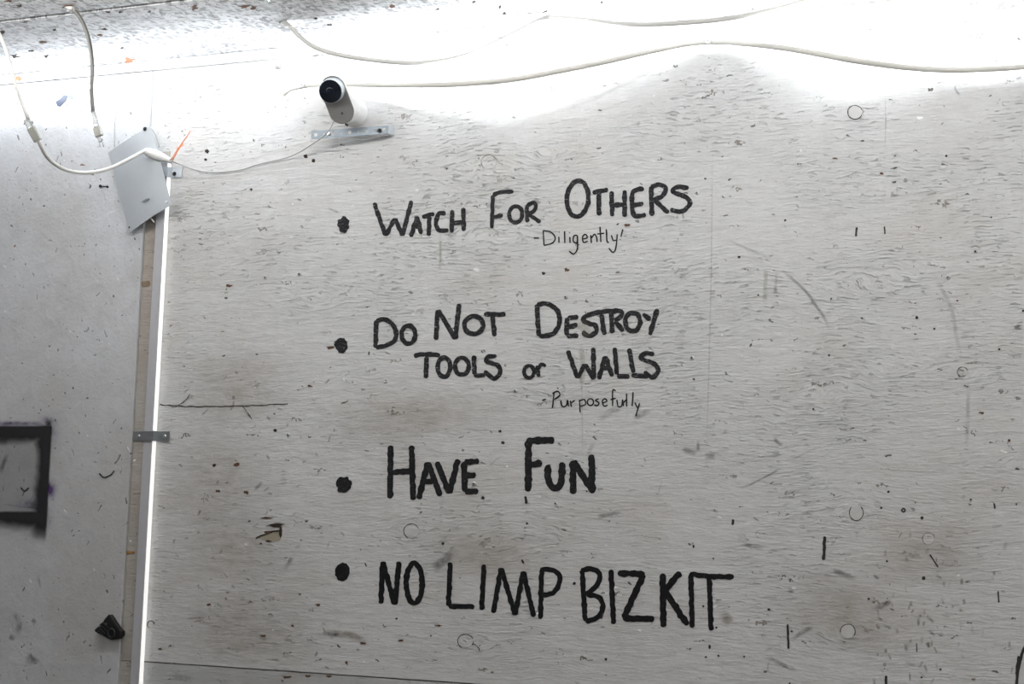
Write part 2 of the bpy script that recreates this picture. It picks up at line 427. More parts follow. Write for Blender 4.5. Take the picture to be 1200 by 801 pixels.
# word -> letters -> strokes.  (kind, width, points) in crop coordinates; crop = (x, y, scale)
CA, CB, CC, CD = (380, 190, 5.4545), (560, 190, 4.2857), (380, 340, 5.4545), (590, 340, 5.0045)
CE, CF, CG, CH = (380, 500, 5.4545), (580, 500, 6.675), (380, 640, 5.0), (600, 640, 4.2857)
WORDS = [
 ('word WATCH in dry black brush strokes', CA, 24, M_DRY, {
  'W': [[(318, 258), (392, 470)], [(392, 470), (452, 358)], [(452, 358), (500, 470)], [(500, 470), (558, 245)]],
  'A': [[(552, 478), (594, 345)], [(594, 345), (620, 460)], [(578, 415), (612, 410)]],
  'T': [[(625, 352), (665, 338), (705, 330)], [(672, 345), (668, 470)]],
  'C': [[(778, 328), (735, 328), (715, 380), (730, 432), (795, 436)]],
  'H': [[(818, 305), (814, 450)], [(888, 290), (892, 440)], [(820, 390), (885, 382)]]}),
 ('word FOR in dry black brush strokes', CB, 17, M_DRY, {
  'F': [[(75, 165), (70, 332)], [(75, 165), (115, 150), (180, 147)], [(75, 278), (126, 265)]],
  'O': [['c'] + ell(190, 262, 33, 41, 0.1)],
  'R': [[(246, 212), (247, 302)], [(246, 218), (280, 203), (292, 225), (275, 248), (250, 258)], [(250, 258), (315, 302)]]}),
 ('word OTHERS in dry black brush strokes', CB, 20, M_DRY, {
  'O': [['c'] + ell(501, 183, 54, 90, 0.08)],
  'T': [[(575, 152), (655, 138)], [(608, 150), (608, 268)]],
  'H': [[(671, 145), (675, 272)], [(737, 140), (737, 275)], [(678, 215), (735, 212)]],
  'E': [[(835, 133), (790, 140), (775, 165), (775, 220), (787, 268), (845, 264)], [(780, 215), (832, 207)]],
  'R': [[(870, 120), (874, 270)], [(868, 125), (915, 112), (943, 135), (925, 170), (880, 190)], [(885, 188), (958, 255)]],
  'S': [[(1060, 130), (1005, 124), (980, 148), (1050, 178), (1062, 215), (1020, 247), (965, 238)]]}),
 ('small word Diligently with an exclamation mark in thin black pen', CB, 6.5, M_INK, {
  'dash': [[(280, 380), (308, 381)]],
  'D': [[(328, 345), (332, 418)], [(325, 343), (365, 350), (388, 378), (375, 405), (332, 418)]],
  'i': [[(407, 372), (407, 406)], [(408, 348), (409, 353)]],
  'l': [[(435, 345), (437, 407)]],
  'i.': [[(462, 374), (463, 406)], [(460, 350), (461, 355)]],
  'g': [[(500, 366), (482, 370), (480, 398), (498, 403), (500, 366)], [(500, 366), (499, 435), (480, 460), (457, 445)]],
  'e': [[(527, 386), (549, 378), (540, 362), (526, 375), (531, 402), (553, 396)]],
  'n': [[(567, 364), (570, 406)], [(570, 382), (585, 362), (596, 375), (598, 402)]],
  't': [[(613, 322), (618, 402)], [(598, 361), (636, 356)]],
  'l.': [[(645, 335), (649, 398), (660, 400)]],
  'y': [[(670, 365), (680, 392), (697, 390)], [(700, 360), (693, 430), (678, 452), (657, 430)]],
  'stop': [[(728, 335), (718, 375)], [(715, 385), (715, 390)]]}),
 ('word DO in black brush strokes', CC, 25, M_DRY, {
  'D': [[(332, 190), (328, 368)], [(330, 192), (395, 188), (448, 235), (458, 300), (420, 342), (330, 368)]],
  'O': [['c'] + ell(538, 283, 44, 57)]}),
 ('word NOT in black brush strokes', CC, 26, M_DRY, {
  'N': [[(714, 318), (724, 125)], [(728, 125), (838, 312)], [(838, 312), (862, 85)]],
  'O': [['c'] + ell(955, 222, 60, 56, -0.2)],
  'T': [[(1020, 152), (1160, 155)], [(1075, 160), (1088, 295)]]}),
 ('word TOOLS in black brush strokes', CC, 25, M_DRY, {
  'T': [[(572, 417), (650, 408), (742, 415)], [(654, 420), (650, 562)]],
  'O': [['c'] + ell(765, 490, 40, 62)],
  'O.': [['c'] + ell(880, 485, 44, 54)],
  'L': [[(956, 415), (960, 540)], [(955, 543), (1030, 545)]],
  'S': [[(1102, 418), (1045, 428), (1038, 455), (1110, 480), (1122, 530), (1082, 562), (1022, 515)]]}),
 ('word DESTROY in black brush strokes', CD, 24, M_DRY, {
  'D': [[(195, 82), (207, 268)], [(195, 85), (250, 78), (310, 112), (330, 170), (310, 235), (270, 262), (208, 268)]],
  'E': [[(440, 155), (375, 163)], [(373, 160), (370, 265)], [(370, 268), (440, 265)], [(375, 218), (435, 200)]],
  'S': [[(680, 117), (560, 128), (480, 155), (472, 182), (535, 205), (542, 245), (500, 268), (462, 240)]],
  'T': [[(574, 140), (592, 262)]],
  'R': [[(632, 130), (638, 252)], [(634, 125), (685, 122), (690, 150), (652, 180)], [(652, 180), (705, 240)]],
  'O': [['c'] + ell(758, 185, 44, 54)],
  'Y': [[(817, 137), (862, 175)], [(903, 108), (858, 262)]]}),
 ('small word or in black brush strokes', CD, 19, M_DRY, {
  'o': [['c'] + ell(150, 477, 29, 36)],
  'r': [[(195, 440), (207, 508)], [(200, 465), (222, 435), (250, 445)]]}),
 ('word WALLS in black brush strokes', CD, 23, M_DRY, {
  'W': [[(377, 352), (434, 515)], [(434, 515), (478, 432)], [(478, 432), (530, 522)], [(530, 520), (526, 335)]],
  'A': [[(558, 522), (597, 385)], [(597, 385), (638, 505)], [(580, 455), (625, 455)]],
  'L': [[(652, 335), (665, 495)], [(665, 503), (740, 505)]],
  'L.': [[(737, 340), (762, 485)], [(750, 498), (850, 505)]],
  'S': [[(885, 374), (830, 370), (808, 398), (885, 432), (907, 475), (870, 510), (825, 475)]]}),
 ('small word Purposefully in thin black pen', CD, 7.5, M_INK, {
  'dash': [[(225, 645), (250, 638)]],
  'P': [[(297, 595), (287, 690)], [(285, 605), (318, 592), (330, 615), (297, 640)], [(318, 570), (320, 578)]],
  'u': [[(335, 645), (345, 680), (368, 675), (375, 640)], [(375, 640), (382, 682)]],
  'r': [[(392, 645), (398, 684)], [(395, 662), (420, 643)]],
  'p': [[(445, 640), (450, 718)], [(445, 648), (475, 640), (480, 668), (450, 680)]],
  'o': [['c'] + ell(510, 655, 18, 20)],
  's': [[(560, 635), (540, 645), (560, 660), (550, 675), (530, 671)]],
  'e': [[(580, 660), (606, 650), (595, 635), (580, 650), (590, 678), (612, 672)]],
  'f': [[(660, 590), (641, 588), (640, 680)], [(625, 642), (660, 632)]],
  'u.': [[(665, 640), (672, 680), (693, 677), (698, 638)], [(698, 638), (704, 680)]],
  'l': [[(722, 603), (722, 682)], [(702, 660), (722, 640)]],
  'l.': [[(760, 595), (755, 680)]],
  'y': [[(770, 655), (785, 690)], [(798, 660), (775, 740)]]}),
 ('word HAVE in thick black paint', CE, 32, M_THK, {
  'H': [[(425, 118), (420, 458)], [(558, 118), (568, 468)], [(425, 290), (560, 282)]],
  'A': [[(603, 462), (662, 225)], [(662, 225), (742, 442)], [(640, 350), (700, 348)]],
  'V': [[(718, 222), (800, 425)], [(800, 425), (855, 205)]],
  'E': [[(990, 218), (895, 225)], [(893, 222), (898, 415)], [(898, 415), (985, 410)], [(900, 312), (970, 305)]]}),
 ('word FUN in thick black paint', CF, 45, M_THK, {
  'F': [[(262, 100), (260, 505)], [(245, 112), (350, 105), (465, 104)], [(275, 295), (370, 282)]],
  'U': [[(412, 295), (420, 420), (465, 478), (515, 440), (528, 275)]],
  'N': [[(612, 525), (610, 262)], [(610, 265), (772, 510)], [(762, 520), (755, 215)]]}),
 ('word NO in solid black paint', CG, 27, M_BLK, {
  'N': [[(332, 335), (342, 88)], [(342, 88), (412, 340)], [(414, 342), (438, 88)]],
  'O': [['c'] + ell(527, 215, 47, 116)]}),
 ('first word of the black band name', CG, 25, M_BLK, {
  'L': [[(738, 92), (728, 350)], [(728, 350), (880, 352)]],
  'I': [[(936, 105), (922, 372)]],
  'M': [[(990, 390), (1036, 125)], [(1036, 125), (1118, 402)], [(1118, 402), (1166, 145)], [(1166, 145), (1228, 412)]],
  'P': [[(1273, 136), (1267, 425)], [(1263, 140), (1320, 134), (1376, 165), (1374, 222), (1335, 275), (1278, 283)]]}),
 ('second word of the black band name', CH, 22, M_BLK, {
  'B': [[(352, 118), (368, 375)], [(345, 122), (400, 112), (440, 140), (425, 195), (372, 240)], [(372, 240), (430, 252), (457, 295), (435, 350), (370, 380)]],
  'I': [[(497, 115), (510, 390)]],
  'Z': [[(530, 135), (668, 138)], [(662, 138), (560, 360)], [(555, 360), (715, 364)]],
  'K': [[(757, 135), (760, 405)], [(845, 128), (768, 222)], [(768, 222), (882, 395)]],
  'I.': [[(898, 138), (905, 408)]],
  'T': [[(890, 138), (1000, 150), (1115, 152)], [(990, 150), (1000, 422)]]}),
]
for label, (ox, oy, s), w, mat, letters in WORDS:
    cx = cy = 0; n = 0
    for L in letters.values():
        for st in L:
            for p in st:
                if p != 'c': cx += p[0]; cy += p[1]; n += 1
    we = empty('painted_word', W(ox + cx / n / s, oy + cy / n / s)); we.parent = wall; we['label'] = label
    for k, L in letters.items():
        S = Strokes('painted_letter', mat, we)
        for st in L:
            cl = st[0] == 'c'; P = st[1:] if cl else st
            P = [(ox + p[0] / s, oy + p[1] / s) for p in P]
            ww = w / s * (1.2 if w / s > 2 else 1.12)
            if mat is M_BLK and k in ('Z', 'K') : ww *= 1.22
            S.add(ribbon('', P, ww, mat, None, closed=cl, jit=0.24 if ww > 2 else 0.2))
        S.done()

def blob(name, cx, cy, rx, ry, mat, parent, jit=0.12, rot=0.0, d=0.0005, n=26, label=None):
    s = random.uniform(0, 50); pts = []
    for i in range(n):
        a = 2 * math.pi * i / n; k = 1 + jit * 2 * mnoise.noise(Vector((math.cos(a) * 2 + s, math.sin(a) * 2, s))) + (random.uniform(-.3, .3) if jit > .3 else random.uniform(-.04, .04))
        x, y = rx * k * math.cos(a), ry * k * math.sin(a)
        pts.append(W(cx + x * math.cos(rot) - y * math.sin(rot), cy + x * math.sin(rot) + y * math.cos(rot), d))
    o = flat_poly(name, pts, mat, parent)
    if label: o['label'] = label
    return o
blob('bullet_dot', 402.5, 263, 7.2, 9.6, M_DRY, wall, 0.14, label='oval black dot before the first rule')
blob('bullet_dot', 400, 404.5, 7.6, 9.0, M_DRY, wall, 0.2, rot=0.5, label='lumpy black dot before the second rule')
blob('bullet_dot', 403.3, 567, 9.0, 9.2, M_THK, wall, 0.2, label='ragged black dot before the third rule')
blob('bullet_dot', 401, 669.8, 8.6, 10.8, M_BLK, wall, 0.08, rot=0.15, label='solid black dot before the last rule')

# ------------------------------------------------------------------ small marks, ticks, scuffs
M_TICK = plain('black_paint_tick', (0.012, 0.012, 0.013), 0.5)
M_BROWN = plain('bare_brown_wood', (0.10, 0.055, 0.032), 0.9)
M_DKBR = plain('dark_split_wood', (0.028, 0.018, 0.012), 0.95)
M_BEIGE = plain('exposed_pale_wood', (0.34, 0.30, 0.23), 0.9)
def film(name, col, strength, scale=90.0, stretch=(1, 1, 1), lo=0.3, hi=0.65):
    t = NT(name); c = t.coord()
    at = t.new('ShaderNodeAttribute', attribute_name='fade').outputs['Fac']
    n = t.rng(t.noise(t.mapping(c, scale=stretch), scale, 4, 0.65), lo, hi, 0.35, 1.0)
    t.put(t.b.inputs['Alpha'], t.math('MULTIPLY', t.math('MULTIPLY', at, n), strength))
    return t.fin(col, 0.7)
M_SCUFF = film('grey_rubber_scuff', (0.10, 0.10, 0.10), 0.5)
M_STAIN = film('brown_stain', (0.22, 0.16, 0.10), 0.5)
M_OLIVE = film('olive_drip_stain', (0.30, 0.27, 0.17), 0.38)
M_FAINT = film('faint_grey_drip', (0.20, 0.19, 0.18), 0.28)
M_JOINT = film('faint_veneer_joint', (0.20, 0.19, 0.18), 0.45, 30.0, (1, 1, 8), 0.45, 0.7)
M_PURP = film('purple_overspray', (0.10, 0.04, 0.20), 0.9)
M_SPRAY = film('black_spray_paint', (0.014, 0.013, 0.016), 1.0, 140, lo=0.15, hi=0.4)
M_TAN = film('tan_grime', (0.33, 0.27, 0.19), 0.32, 40.0, (1, 1, 2.5), 0.35, 0.7)
def decal(name, pts, faces, fade, mat, parent):
    o = obj(name, pts, faces, mat, parent); a = o.data.attributes.new('fade', 'FLOAT', 'POINT')
    a.data.foreach_set('value', fade); return o
def smear(name, P, w, mat, parent=wall, d=0.0004, label=None, across=6):
    """soft edged mark along a pixel path; w pixel width"""
    path = catmull([Vector((p[0], p[1], 0)) for p in P], 1.5); n = len(path); V = []; Fd = []; Fc = []
    for i, p in enumerate(path):
        a = path[max(0, i - 1)]; b = path[min(n - 1, i + 1)]; t = (b - a).normalized(); nr = Vector((-t.y, t.x, 0))
        e = min(1, (2.1 if across == 10 else 3.5) * min(i, n - 1 - i) / max(1, n - 1)); e = e * e * (3 - 2 * e)
        for k in range(across + 1):
            u = k / across * 2 - 1; q = p + nr * (u * w * 0.5)
            V.append(W(q.x, q.y, d)); Fd.append((1 - u * u) * e)
    for i in range(n - 1):
        for k in range(across):
            j = i * (across + 1) + k; Fc.append((j, j + 1, j + across + 2, j + across + 1))
    o = decal(name, V, Fc, Fd, mat, parent)
    if label: o['label'] = label
    return o
def tick(x0, y0, x1, y1, w=2.2, mat=M_TICK, d0=0.0005):
    S = Strokes('paint_tick', mat, wall); S.add(ribbon('', [(x0, y0), (x1, y1)], w, mat, None, jit=0.25, d0=d0)); return S.done()
for t_ in [(1004, 266, 1003, 277, 2.6), (1036.5, 265, 1037, 274.5, 1.8), (966.5, 628, 965.2, 656, 3.6), (923, 731, 924, 760, 2.6), (859, 608, 858.5, 615, 3),
           (1038.3, 791, 1038.6, 806, 3), (925.5, 799, 925.8, 808, 2.2), (1169.5, 692, 1170.5, 706, 1.8), (1165, 589, 1165.8, 596, 2), (1191, 589, 1191, 592, 1.6),
           (831.3, 755, 831.5, 760, 2.6), (1074, 753, 1074.5, 764, 1.2), (813, 638, 812.5, 642, 2.2), (706, 717, 704.5, 725, 2.4), (615.5, 581, 617, 590, 3.2),
           (611.5, 655, 613.5, 660, 2.4), (650, 588.5, 651.2, 591, 1.8), (433, 411.5, 431.5, 415.5, 1.6), (427.5, 659, 429.5, 663.5, 1.4), (1194, 768, 1191, 790, 3.5),
           (1089.5, 649, 1099.5, 664.5, 1.6), (117, 218.2, 126.5, 218.6, 0.4)][:-1]:
    tick(*t_)
S = Strokes('paint_curve', M_TICK, wall); S.add(ribbon('', [(1206, 752), (1199, 762), (1193, 785), (1191, 806)], 3.6, M_TICK, None, jit=0.2)); S.done()
for (x, y, r) in [(1080.3, 606.6, 2.2), (1032.6, 594.8, 1.3), (1041, 576, 1.4), (1082.3, 677, 2.4), (1018, 701.3, 1.5), (1039.4, 657.2, 1.4), (953, 479, 1.4), (1137.5, 585, 1.3),
                  (901, 713.7, 1.6), (710, 772, 1.8), (1109, 182.5, 1.4), (920, 258, 1.4), (866, 301, 1.6), (1143, 294.6, 1.3), (1095, 385, 1.4), (842, 768, 1.3), (872, 769, 1.2),
                  (836, 654, 1.1), (1102, 784, 1.5), (1080, 793, 1.3), (637, 320, 2), (589, 500, 0.1), (586, 505, 1.8), (589.5, 518.5, 2.0), (566, 583, 1.8), (519, 636.5, 1.6),
                  (617.5, 613, 1.3), (242.5, 177, 2.6), (241, 187, 1.5), (367.5, 188, 2.2), (358, 183, 2.4), (63.5, 234.5, 1.8), (143.5, 266, 1.8), (160, 281.5, 1.9), (76.5, 468, 2.0),
                  (322.5, 504, 2), (251, 545, 1.9), (294.5, 221.8, 1.6), (384, 264, 0.1), (464.5, 724.5, 1.2), (505, 744.5, 1.1), (827, 769.5, 1.2), (673, 683, 2.0), (824, 710, 1.2), (839.5, 735, 1.2),
                  (888.5, 345.5, 1.2), (1122, 352, 1.1), (974, 350, 1.1), (1010, 372.5, 1.2), (1074.5, 372, 1.8), (1094.5, 378, 0.1), (1199, 364, 1.5), (1171, 409, 1.2), (971.5, 416, 1.4), (1002, 213, 0.1)]:
    if r > 0.5: blob('paint_speck', x, y, r * random.uniform(0.9, 1.15), r, M_TICK if y > 300 else M_DKBR, wall, 0.25, n=10)
tor = Strokes('paint_ring', M_TICK, wall); tor.add(ribbon('', ell(1058.7, 597.6, 2.0, 2.0), 1.7, M_TICK, None, closed=True)); tor.done()
# brown chips on the wall
for (x, y, rx, ry) in [(269, 334.5, 3.5, 1.6), (84.5, 565.5, 2.2, 2.4), (49, 695.5, 2.6, 3.0), (1150, 483.3, 3.2, 1.3), (735, 263.8, 4, 1.6), (664, 316, 2.6, 2.0), (363, 452, 3.5, 1.5), (387, 407, 4.0, 1.6),
                       (372.5, 708.5, 2.6, 1.8), (343, 733, 2.8, 1.4), (308.5, 744.5, 4, 1.3), (513, 732.5, 4.5, 1.3), (337, 793, 6, 1.6), (361, 792, 3.5, 1.6), (385, 791.5, 4, 1.4), (255, 575, 3, 1.6),
                       (277, 544, 4, 2.0), (318, 575, 0.1, 1), (108.5, 632, 1.5, 2.6), (979, 185.5, 3.2, 1.1), (1033, 203, 2.2, 1.3), (1182.5, 515.5, 1.6, 1.6), (813, 444, 1.8, 1.2), (289, 576.5, 3, 2.0),
                       (406, 776, 1.6, 2.5), (245, 708, 2.5, 1.4), (187.5, 760, 2.6, 1.3), (470, 750, 3, 1.6), (425, 753, 4, 1.4), (183, 332, 0.1, 1)]:
    if rx > 0.5: blob('paint_chip', x, y, rx, ry, M_BROWN, wall, 0.35, n=12, d=0.0006)
# rust streak and plugs on the cover strip
for P_, w_ in [([(144.5, 646), (150, 647), (158, 647)], 3.0), ([(165, 331.5), (170, 332.5), (176, 331)], 6)]:
    S = Strokes('rust_streak', plain('rust_brown', (0.30, 0.15, 0.05) if w_ < 4 else (0.24, 0.18, 0.12), 0.9), wall); S.add(ribbon('', P_, w_, None, None, d0=0.0018)); S.done()
# scuffs
for P_, w_, mt in [([(973, 667), (985, 671), (1002, 678)], 8, M_SCUFF), ([(925, 752), (938, 742), (954, 733)], 6, M_SCUFF), ([(894, 768), (910, 775), (936, 787)], 6, M_SCUFF), ([(894, 764), (905, 758), (918, 753)], 5, M_FAINT),
                   ([(843, 718), (851, 724), (858, 731)], 15, M_STAIN), ([(798, 525), (806, 528), (818, 532)], 8, M_SCUFF), ([(825, 535), (832, 534), (839, 534)], 9, M_SCUFF), ([(818, 514), (818, 522), (817.5, 530)], 5, M_SCUFF),
                   ([(907, 512), (911, 518), (918, 522)], 5, M_SCUFF), ([(868, 637), (880, 639), (896, 642)], 6, M_SCUFF), ([(741, 489), (751, 486), (762, 480)], 8, M_SCUFF), ([(700, 493), (715, 483), (728, 475)], 9, M_FAINT),
                   ([(698, 605), (712, 603), (728, 598.5)], 6, M_SCUFF), ([(505, 668), (522, 655), (534, 645)], 13, M_SCUFF), ([(688, 537), (692, 525), (697, 518)], 6, M_FAINT), ([(1025, 712), (1036, 708), (1046, 703)], 8, M_SCUFF),
                   ([(862, 573), (880, 567), (905, 554), (920, 545)], 3.0, M_SCUFF), ([(926, 540), (945, 530), (966, 521)], 2.6, M_FAINT), ([(850, 280), (885, 295), (908, 305)], 4, M_FAINT),
                   ([(913, 313), (930, 328), (945, 342), (956, 358), (966, 372), (972, 388)], 4.5, M_SCUFF), ([(898, 312), (897, 335), (896, 356)], 6, M_OLIVE), ([(910, 318), (909, 335), (907, 345)], 4, M_OLIVE),
                   ([(1090, 315), (1102, 335), (1115, 362), (1121, 395), (1127, 425)], 6, M_FAINT), ([(1135, 448), (1134, 490), (1132, 530)], 6, M_FAINT), ([(333, 667), (338, 660), (343, 651)], 6, M_SCUFF),
                   ([(298, 573), (303, 569), (308, 564)], 5, M_SCUFF), ([(378, 740), (395, 742), (412, 744), (432, 752)], 10, M_STAIN), ([(376, 741), (388, 743), (400, 743)], 6, M_SCUFF), ([(516, 272), (516, 300), (515, 320)], 4, M_OLIVE),
                   ([(680, 400), (683, 430), (681, 455)], 8, M_OLIVE), ([(676, 375), (684, 385), (690, 395)], 14, M_OLIVE), ([(200, 792), (215, 793), (228, 798)], 12, M_SCUFF), ([(905, 765), (900, 785), (918, 790)], 3, M_FAINT),
                   ([(384, 243), (392, 247), (398, 249)], 3, M_SCUFF), ([(215, 460), (222, 455)], 2.5, M_SCUFF), ([(385, 519), (387, 510), (391, 508)], 3, M_SCUFF), ([(1118, 100), (1121, 107), (1126, 112)], 3.6, M_SCUFF),
                   ([(215, 725), (245, 722)], 3, M_STAIN), ([(882, 605), (890, 611)], 3, M_SCUFF), ([(983, 627), (973, 640)], 4, M_FAINT), ([(1180, 633), (1176, 645)], 6, M_FAINT), ([(882, 702), (884, 703)], 4, M_FAINT),
                   ([(285, 480), (296, 492)], 2, M_SCUFF), ([(245, 478), (236, 487)], 2, M_SCUFF), ([(770, 585), (776, 560)], 2, M_FAINT), ([(572, 547), (583, 537), (590, 535)], 3, M_FAINT)]:
    smear('scuff_mark', P_, w_, mt)
for P_, w_ in [([(835, 150), (833, 340), (827, 560)], 2.0), ([(1037, 105), (1038, 140), (1037, 178)], 2.0), ([(681, 400), (682, 470), (683, 540)], 2.2)]:
    smear('veneer_joint', P_, w_, M_JOINT, across=3)
# grimy patches low on the wall
for P_, w_ in [([(190, 640), (260, 640), (360, 650)], 90), ([(180, 560), (250, 560), (330, 570)], 120), ([(185, 730), (280, 735), (380, 730)], 90), ([(200, 450), (260, 460), (350, 440)], 100),
               ([(900, 690), (1000, 720), (1090, 770)], 90), ([(1010, 650), (1080, 650), (1170, 660)], 80), ([(360, 500), (480, 490), (620, 480)], 60), ([(480, 640), (560, 650), (640, 650)], 60)]:
    smear('grime_patch', P_, w_, M_TAN, d=0.0002, across=10)
# scattered tool scuffs low on the right of the plywood
for i in range(90):
    x = random.gauss(1085, 55); y = random.gauss(725, 55)
    if not (985 < x < 1215 and 620 < y < 810): continue
    a = random.choice((1.3, 1.57, 1.8, 1.5, 0.1, 0.6)) + random.uniform(-.3, .3); l = random.uniform(2, 6)
    smear('scuff_mark', [(x - l * math.cos(a), y - l * math.sin(a)), (x, y), (x + l * math.cos(a), y + l * math.sin(a))], random.uniform(2, 5), random.choice((M_SCUFF, M_FAINT, M_STAIN)), across=3)
for i in range(50):
    x = random.uniform(200, 420); y = random.uniform(400, 790)
    a = random.uniform(0, 3.1); l = random.uniform(1.5, 4.5)
    smear('scuff_mark', [(x - l * math.cos(a), y - l * math.sin(a)), (x, y), (x + l * math.cos(a), y + l * math.sin(a))], random.uniform(2, 4), random.choice((M_SCUFF, M_FAINT, M_STAIN, M_STAIN)), across=3)
# hairline joints and cracks of the face veneer
def crackline(name, P, w=1.2, mat=M_DKBR, parent=wall, d0=0.0004):
    S = Strokes(name, mat, parent); Q = []
    for i, p in enumerate(catmull([Vector((a, b, 0)) for a, b in P], 5)): Q.append((p.x + random.uniform(-.4, .4), p.y + random.uniform(-.5, .5)))
    S.add(ribbon('', Q, w, mat, None, jit=0.6, d0=d0)); return S.done()
crackline('veneer_crack', [(187, 474), (230, 476), (280, 475.5), (338, 473)], 1.1)
crackline('veneer_crack', [(205, 476), (215, 471), (223, 461)], 0.9)
crackline('veneer_crack', [(283, 474), (290, 483), (295, 491)], 0.8)
crackline('veneer_crack', [(552, 745), (554, 752), (553, 756)], 1.2); crackline('veneer_crack', [(553, 754), (560, 757), (562, 762)], 1.0)
crackline('veneer_crack', [(860, 440), (905, 441)], 0.5, M_FAINT) if False else None

# wood plugs (oval patches of the plywood)
M_PLUG = plain('painted_wood_plug', (0.57, 0.57, 0.56), 0.55, bump=(120, 0.0006))
for (x, y, rx, ry, lab) in [(1002, 131.5, 8, 7.6, 'round painted plug high on the wall under the light rope'), (1003.5, 600.5, 7.6, 8.6, 'round painted plug beside two black dots'), (1088, 631, 6.5, 6.5, None), (993.5, 739.5, 8.2, 8.0, None),
                       (482, 622, 8.4, 8.0, None), (545.5, 751, 8.8, 7.6, None), (1128, 435.5, 5.6, 5.2, None), (176.8, 731.2, 3.6, 3.6, None), (573, 190, 8.6, 8, None)]:
    faint = (x in (573, 1088))
    pts = [W(px_, py_, 0.0007) for px_, py_ in ell(x, y, rx, ry, 0, 28)]
    o = flat_poly('wood_plug', pts, M_PLUG if lab or x == 993.5 else M_PLY, wall, thick=0.0006, bevel=0.0002)
    if lab: o['label'] = lab
    a0 = {1002: (0.3, 6.0), 1003.5: (-0.9, 4.0)}.get(x, (2.0, 6.0) if x != 993.5 else (3.0, 6.9))
    E = [(x + (rx + .5) * math.cos(a0[0] + (a0[1] - a0[0]) * i / 16), y + (ry + .5) * math.sin(a0[0] + (a0[1] - a0[0]) * i / 16)) for i in range(17)]
    S = Strokes('groove', M_FAINT if False else M_DKBR, o); S.add(ribbon('', E, 0.5 if faint else 0.9, None, None, jit=0.7, d0=0.0008)); S.done()

# screws driven into the wall
M_SCREW = plain('zinc_screw', (0.55, 0.56, 0.58), 0.35, 0.9)
M_SLOT = plain('screw_slot', (0.01, 0.01, 0.01), 0.8)
def screw(px, py, d=0.0, r=0.0035, parent=wall, mat=None, name='screw', h=0.0015):
    p = W(px, py, d)
    o = lathe(name, p, (0, -1, 0), [(0, r), (h * 0.6, r), (h, r * 0.7)], mat or M_SCREW, parent, 14)
    v = []
    s = r * 0.55; t_ = r * 0.14; y = p.y - h - 0.0001
    V = [(p.x - s, y, p.z - t_), (p.x + s, y, p.z - t_), (p.x + s, y, p.z + t_), (p.x - s, y, p.z + t_), (p.x - t_, y, p.z - s), (p.x + t_, y, p.z - s), (p.x + t_, y, p.z + s), (p.x - t_, y, p.z + s)]
    obj('slot', V, [(0, 1, 2, 3), (4, 5, 6, 7)], M_SLOT, o) if parent is wall else None
    return o
for (x, y) in [(571, 239), (817, 226), (1061, 210.3), (1111, 325), (338, 509.5), (1167.5, 72), (311, 325), (351, 321), (604, 458), (555.5, 566.5), (811, 419), (663, 348)]:
    screw(x, y, r=0.0026)

# gouge in the plywood, left of the third and fourth rules
def zp(ox, oy, s, pts, d): return [W(ox + a / s, oy + b / s, d) for a, b in pts]
GZ = (290, 590, 16.02)
g = flat_poly('gouge', zp(*GZ, [(230, 640), (300, 590), (440, 545), (600, 510), (640, 450), (650, 590), (610, 690), (480, 710), (350, 690)], 0.0004), M_BEIGE, wall)
g['label'] = 'splintered gouge with brown wood showing, lower part of the wall'
for mt, pts, d in [(M_BROWN, [(225, 265), (350, 243), (480, 262), (350, 284)], .0010), (M_DKBR, [(480, 375), (560, 362), (705, 380), (640, 400), (600, 445), (490, 442), (400, 405), (330, 425), (400, 392)], .0008),
                (M_DKBR, [(150, 665), (165, 625), (250, 585), (340, 560), (300, 520), (420, 508), (600, 490), (640, 450), (655, 520), (480, 532), (350, 582), (235, 620)], .0010),
                (M_DKBR, [(345, 690), (385, 675), (470, 708), (400, 722), (340, 712)], .0008), (M_DKBR, [(600, 445), (640, 410), (645, 590), (615, 640), (590, 570)], .0007),
                (M_BROWN, [(320, 540), (420, 512), (430, 540), (350, 575)], .0013), (M_BROWN, [(225, 740), (260, 725), (275, 755), (240, 765)], .0008)]:
    flat_poly('splinter', zp(*GZ, pts, d), mt, g, thick=0.0003)

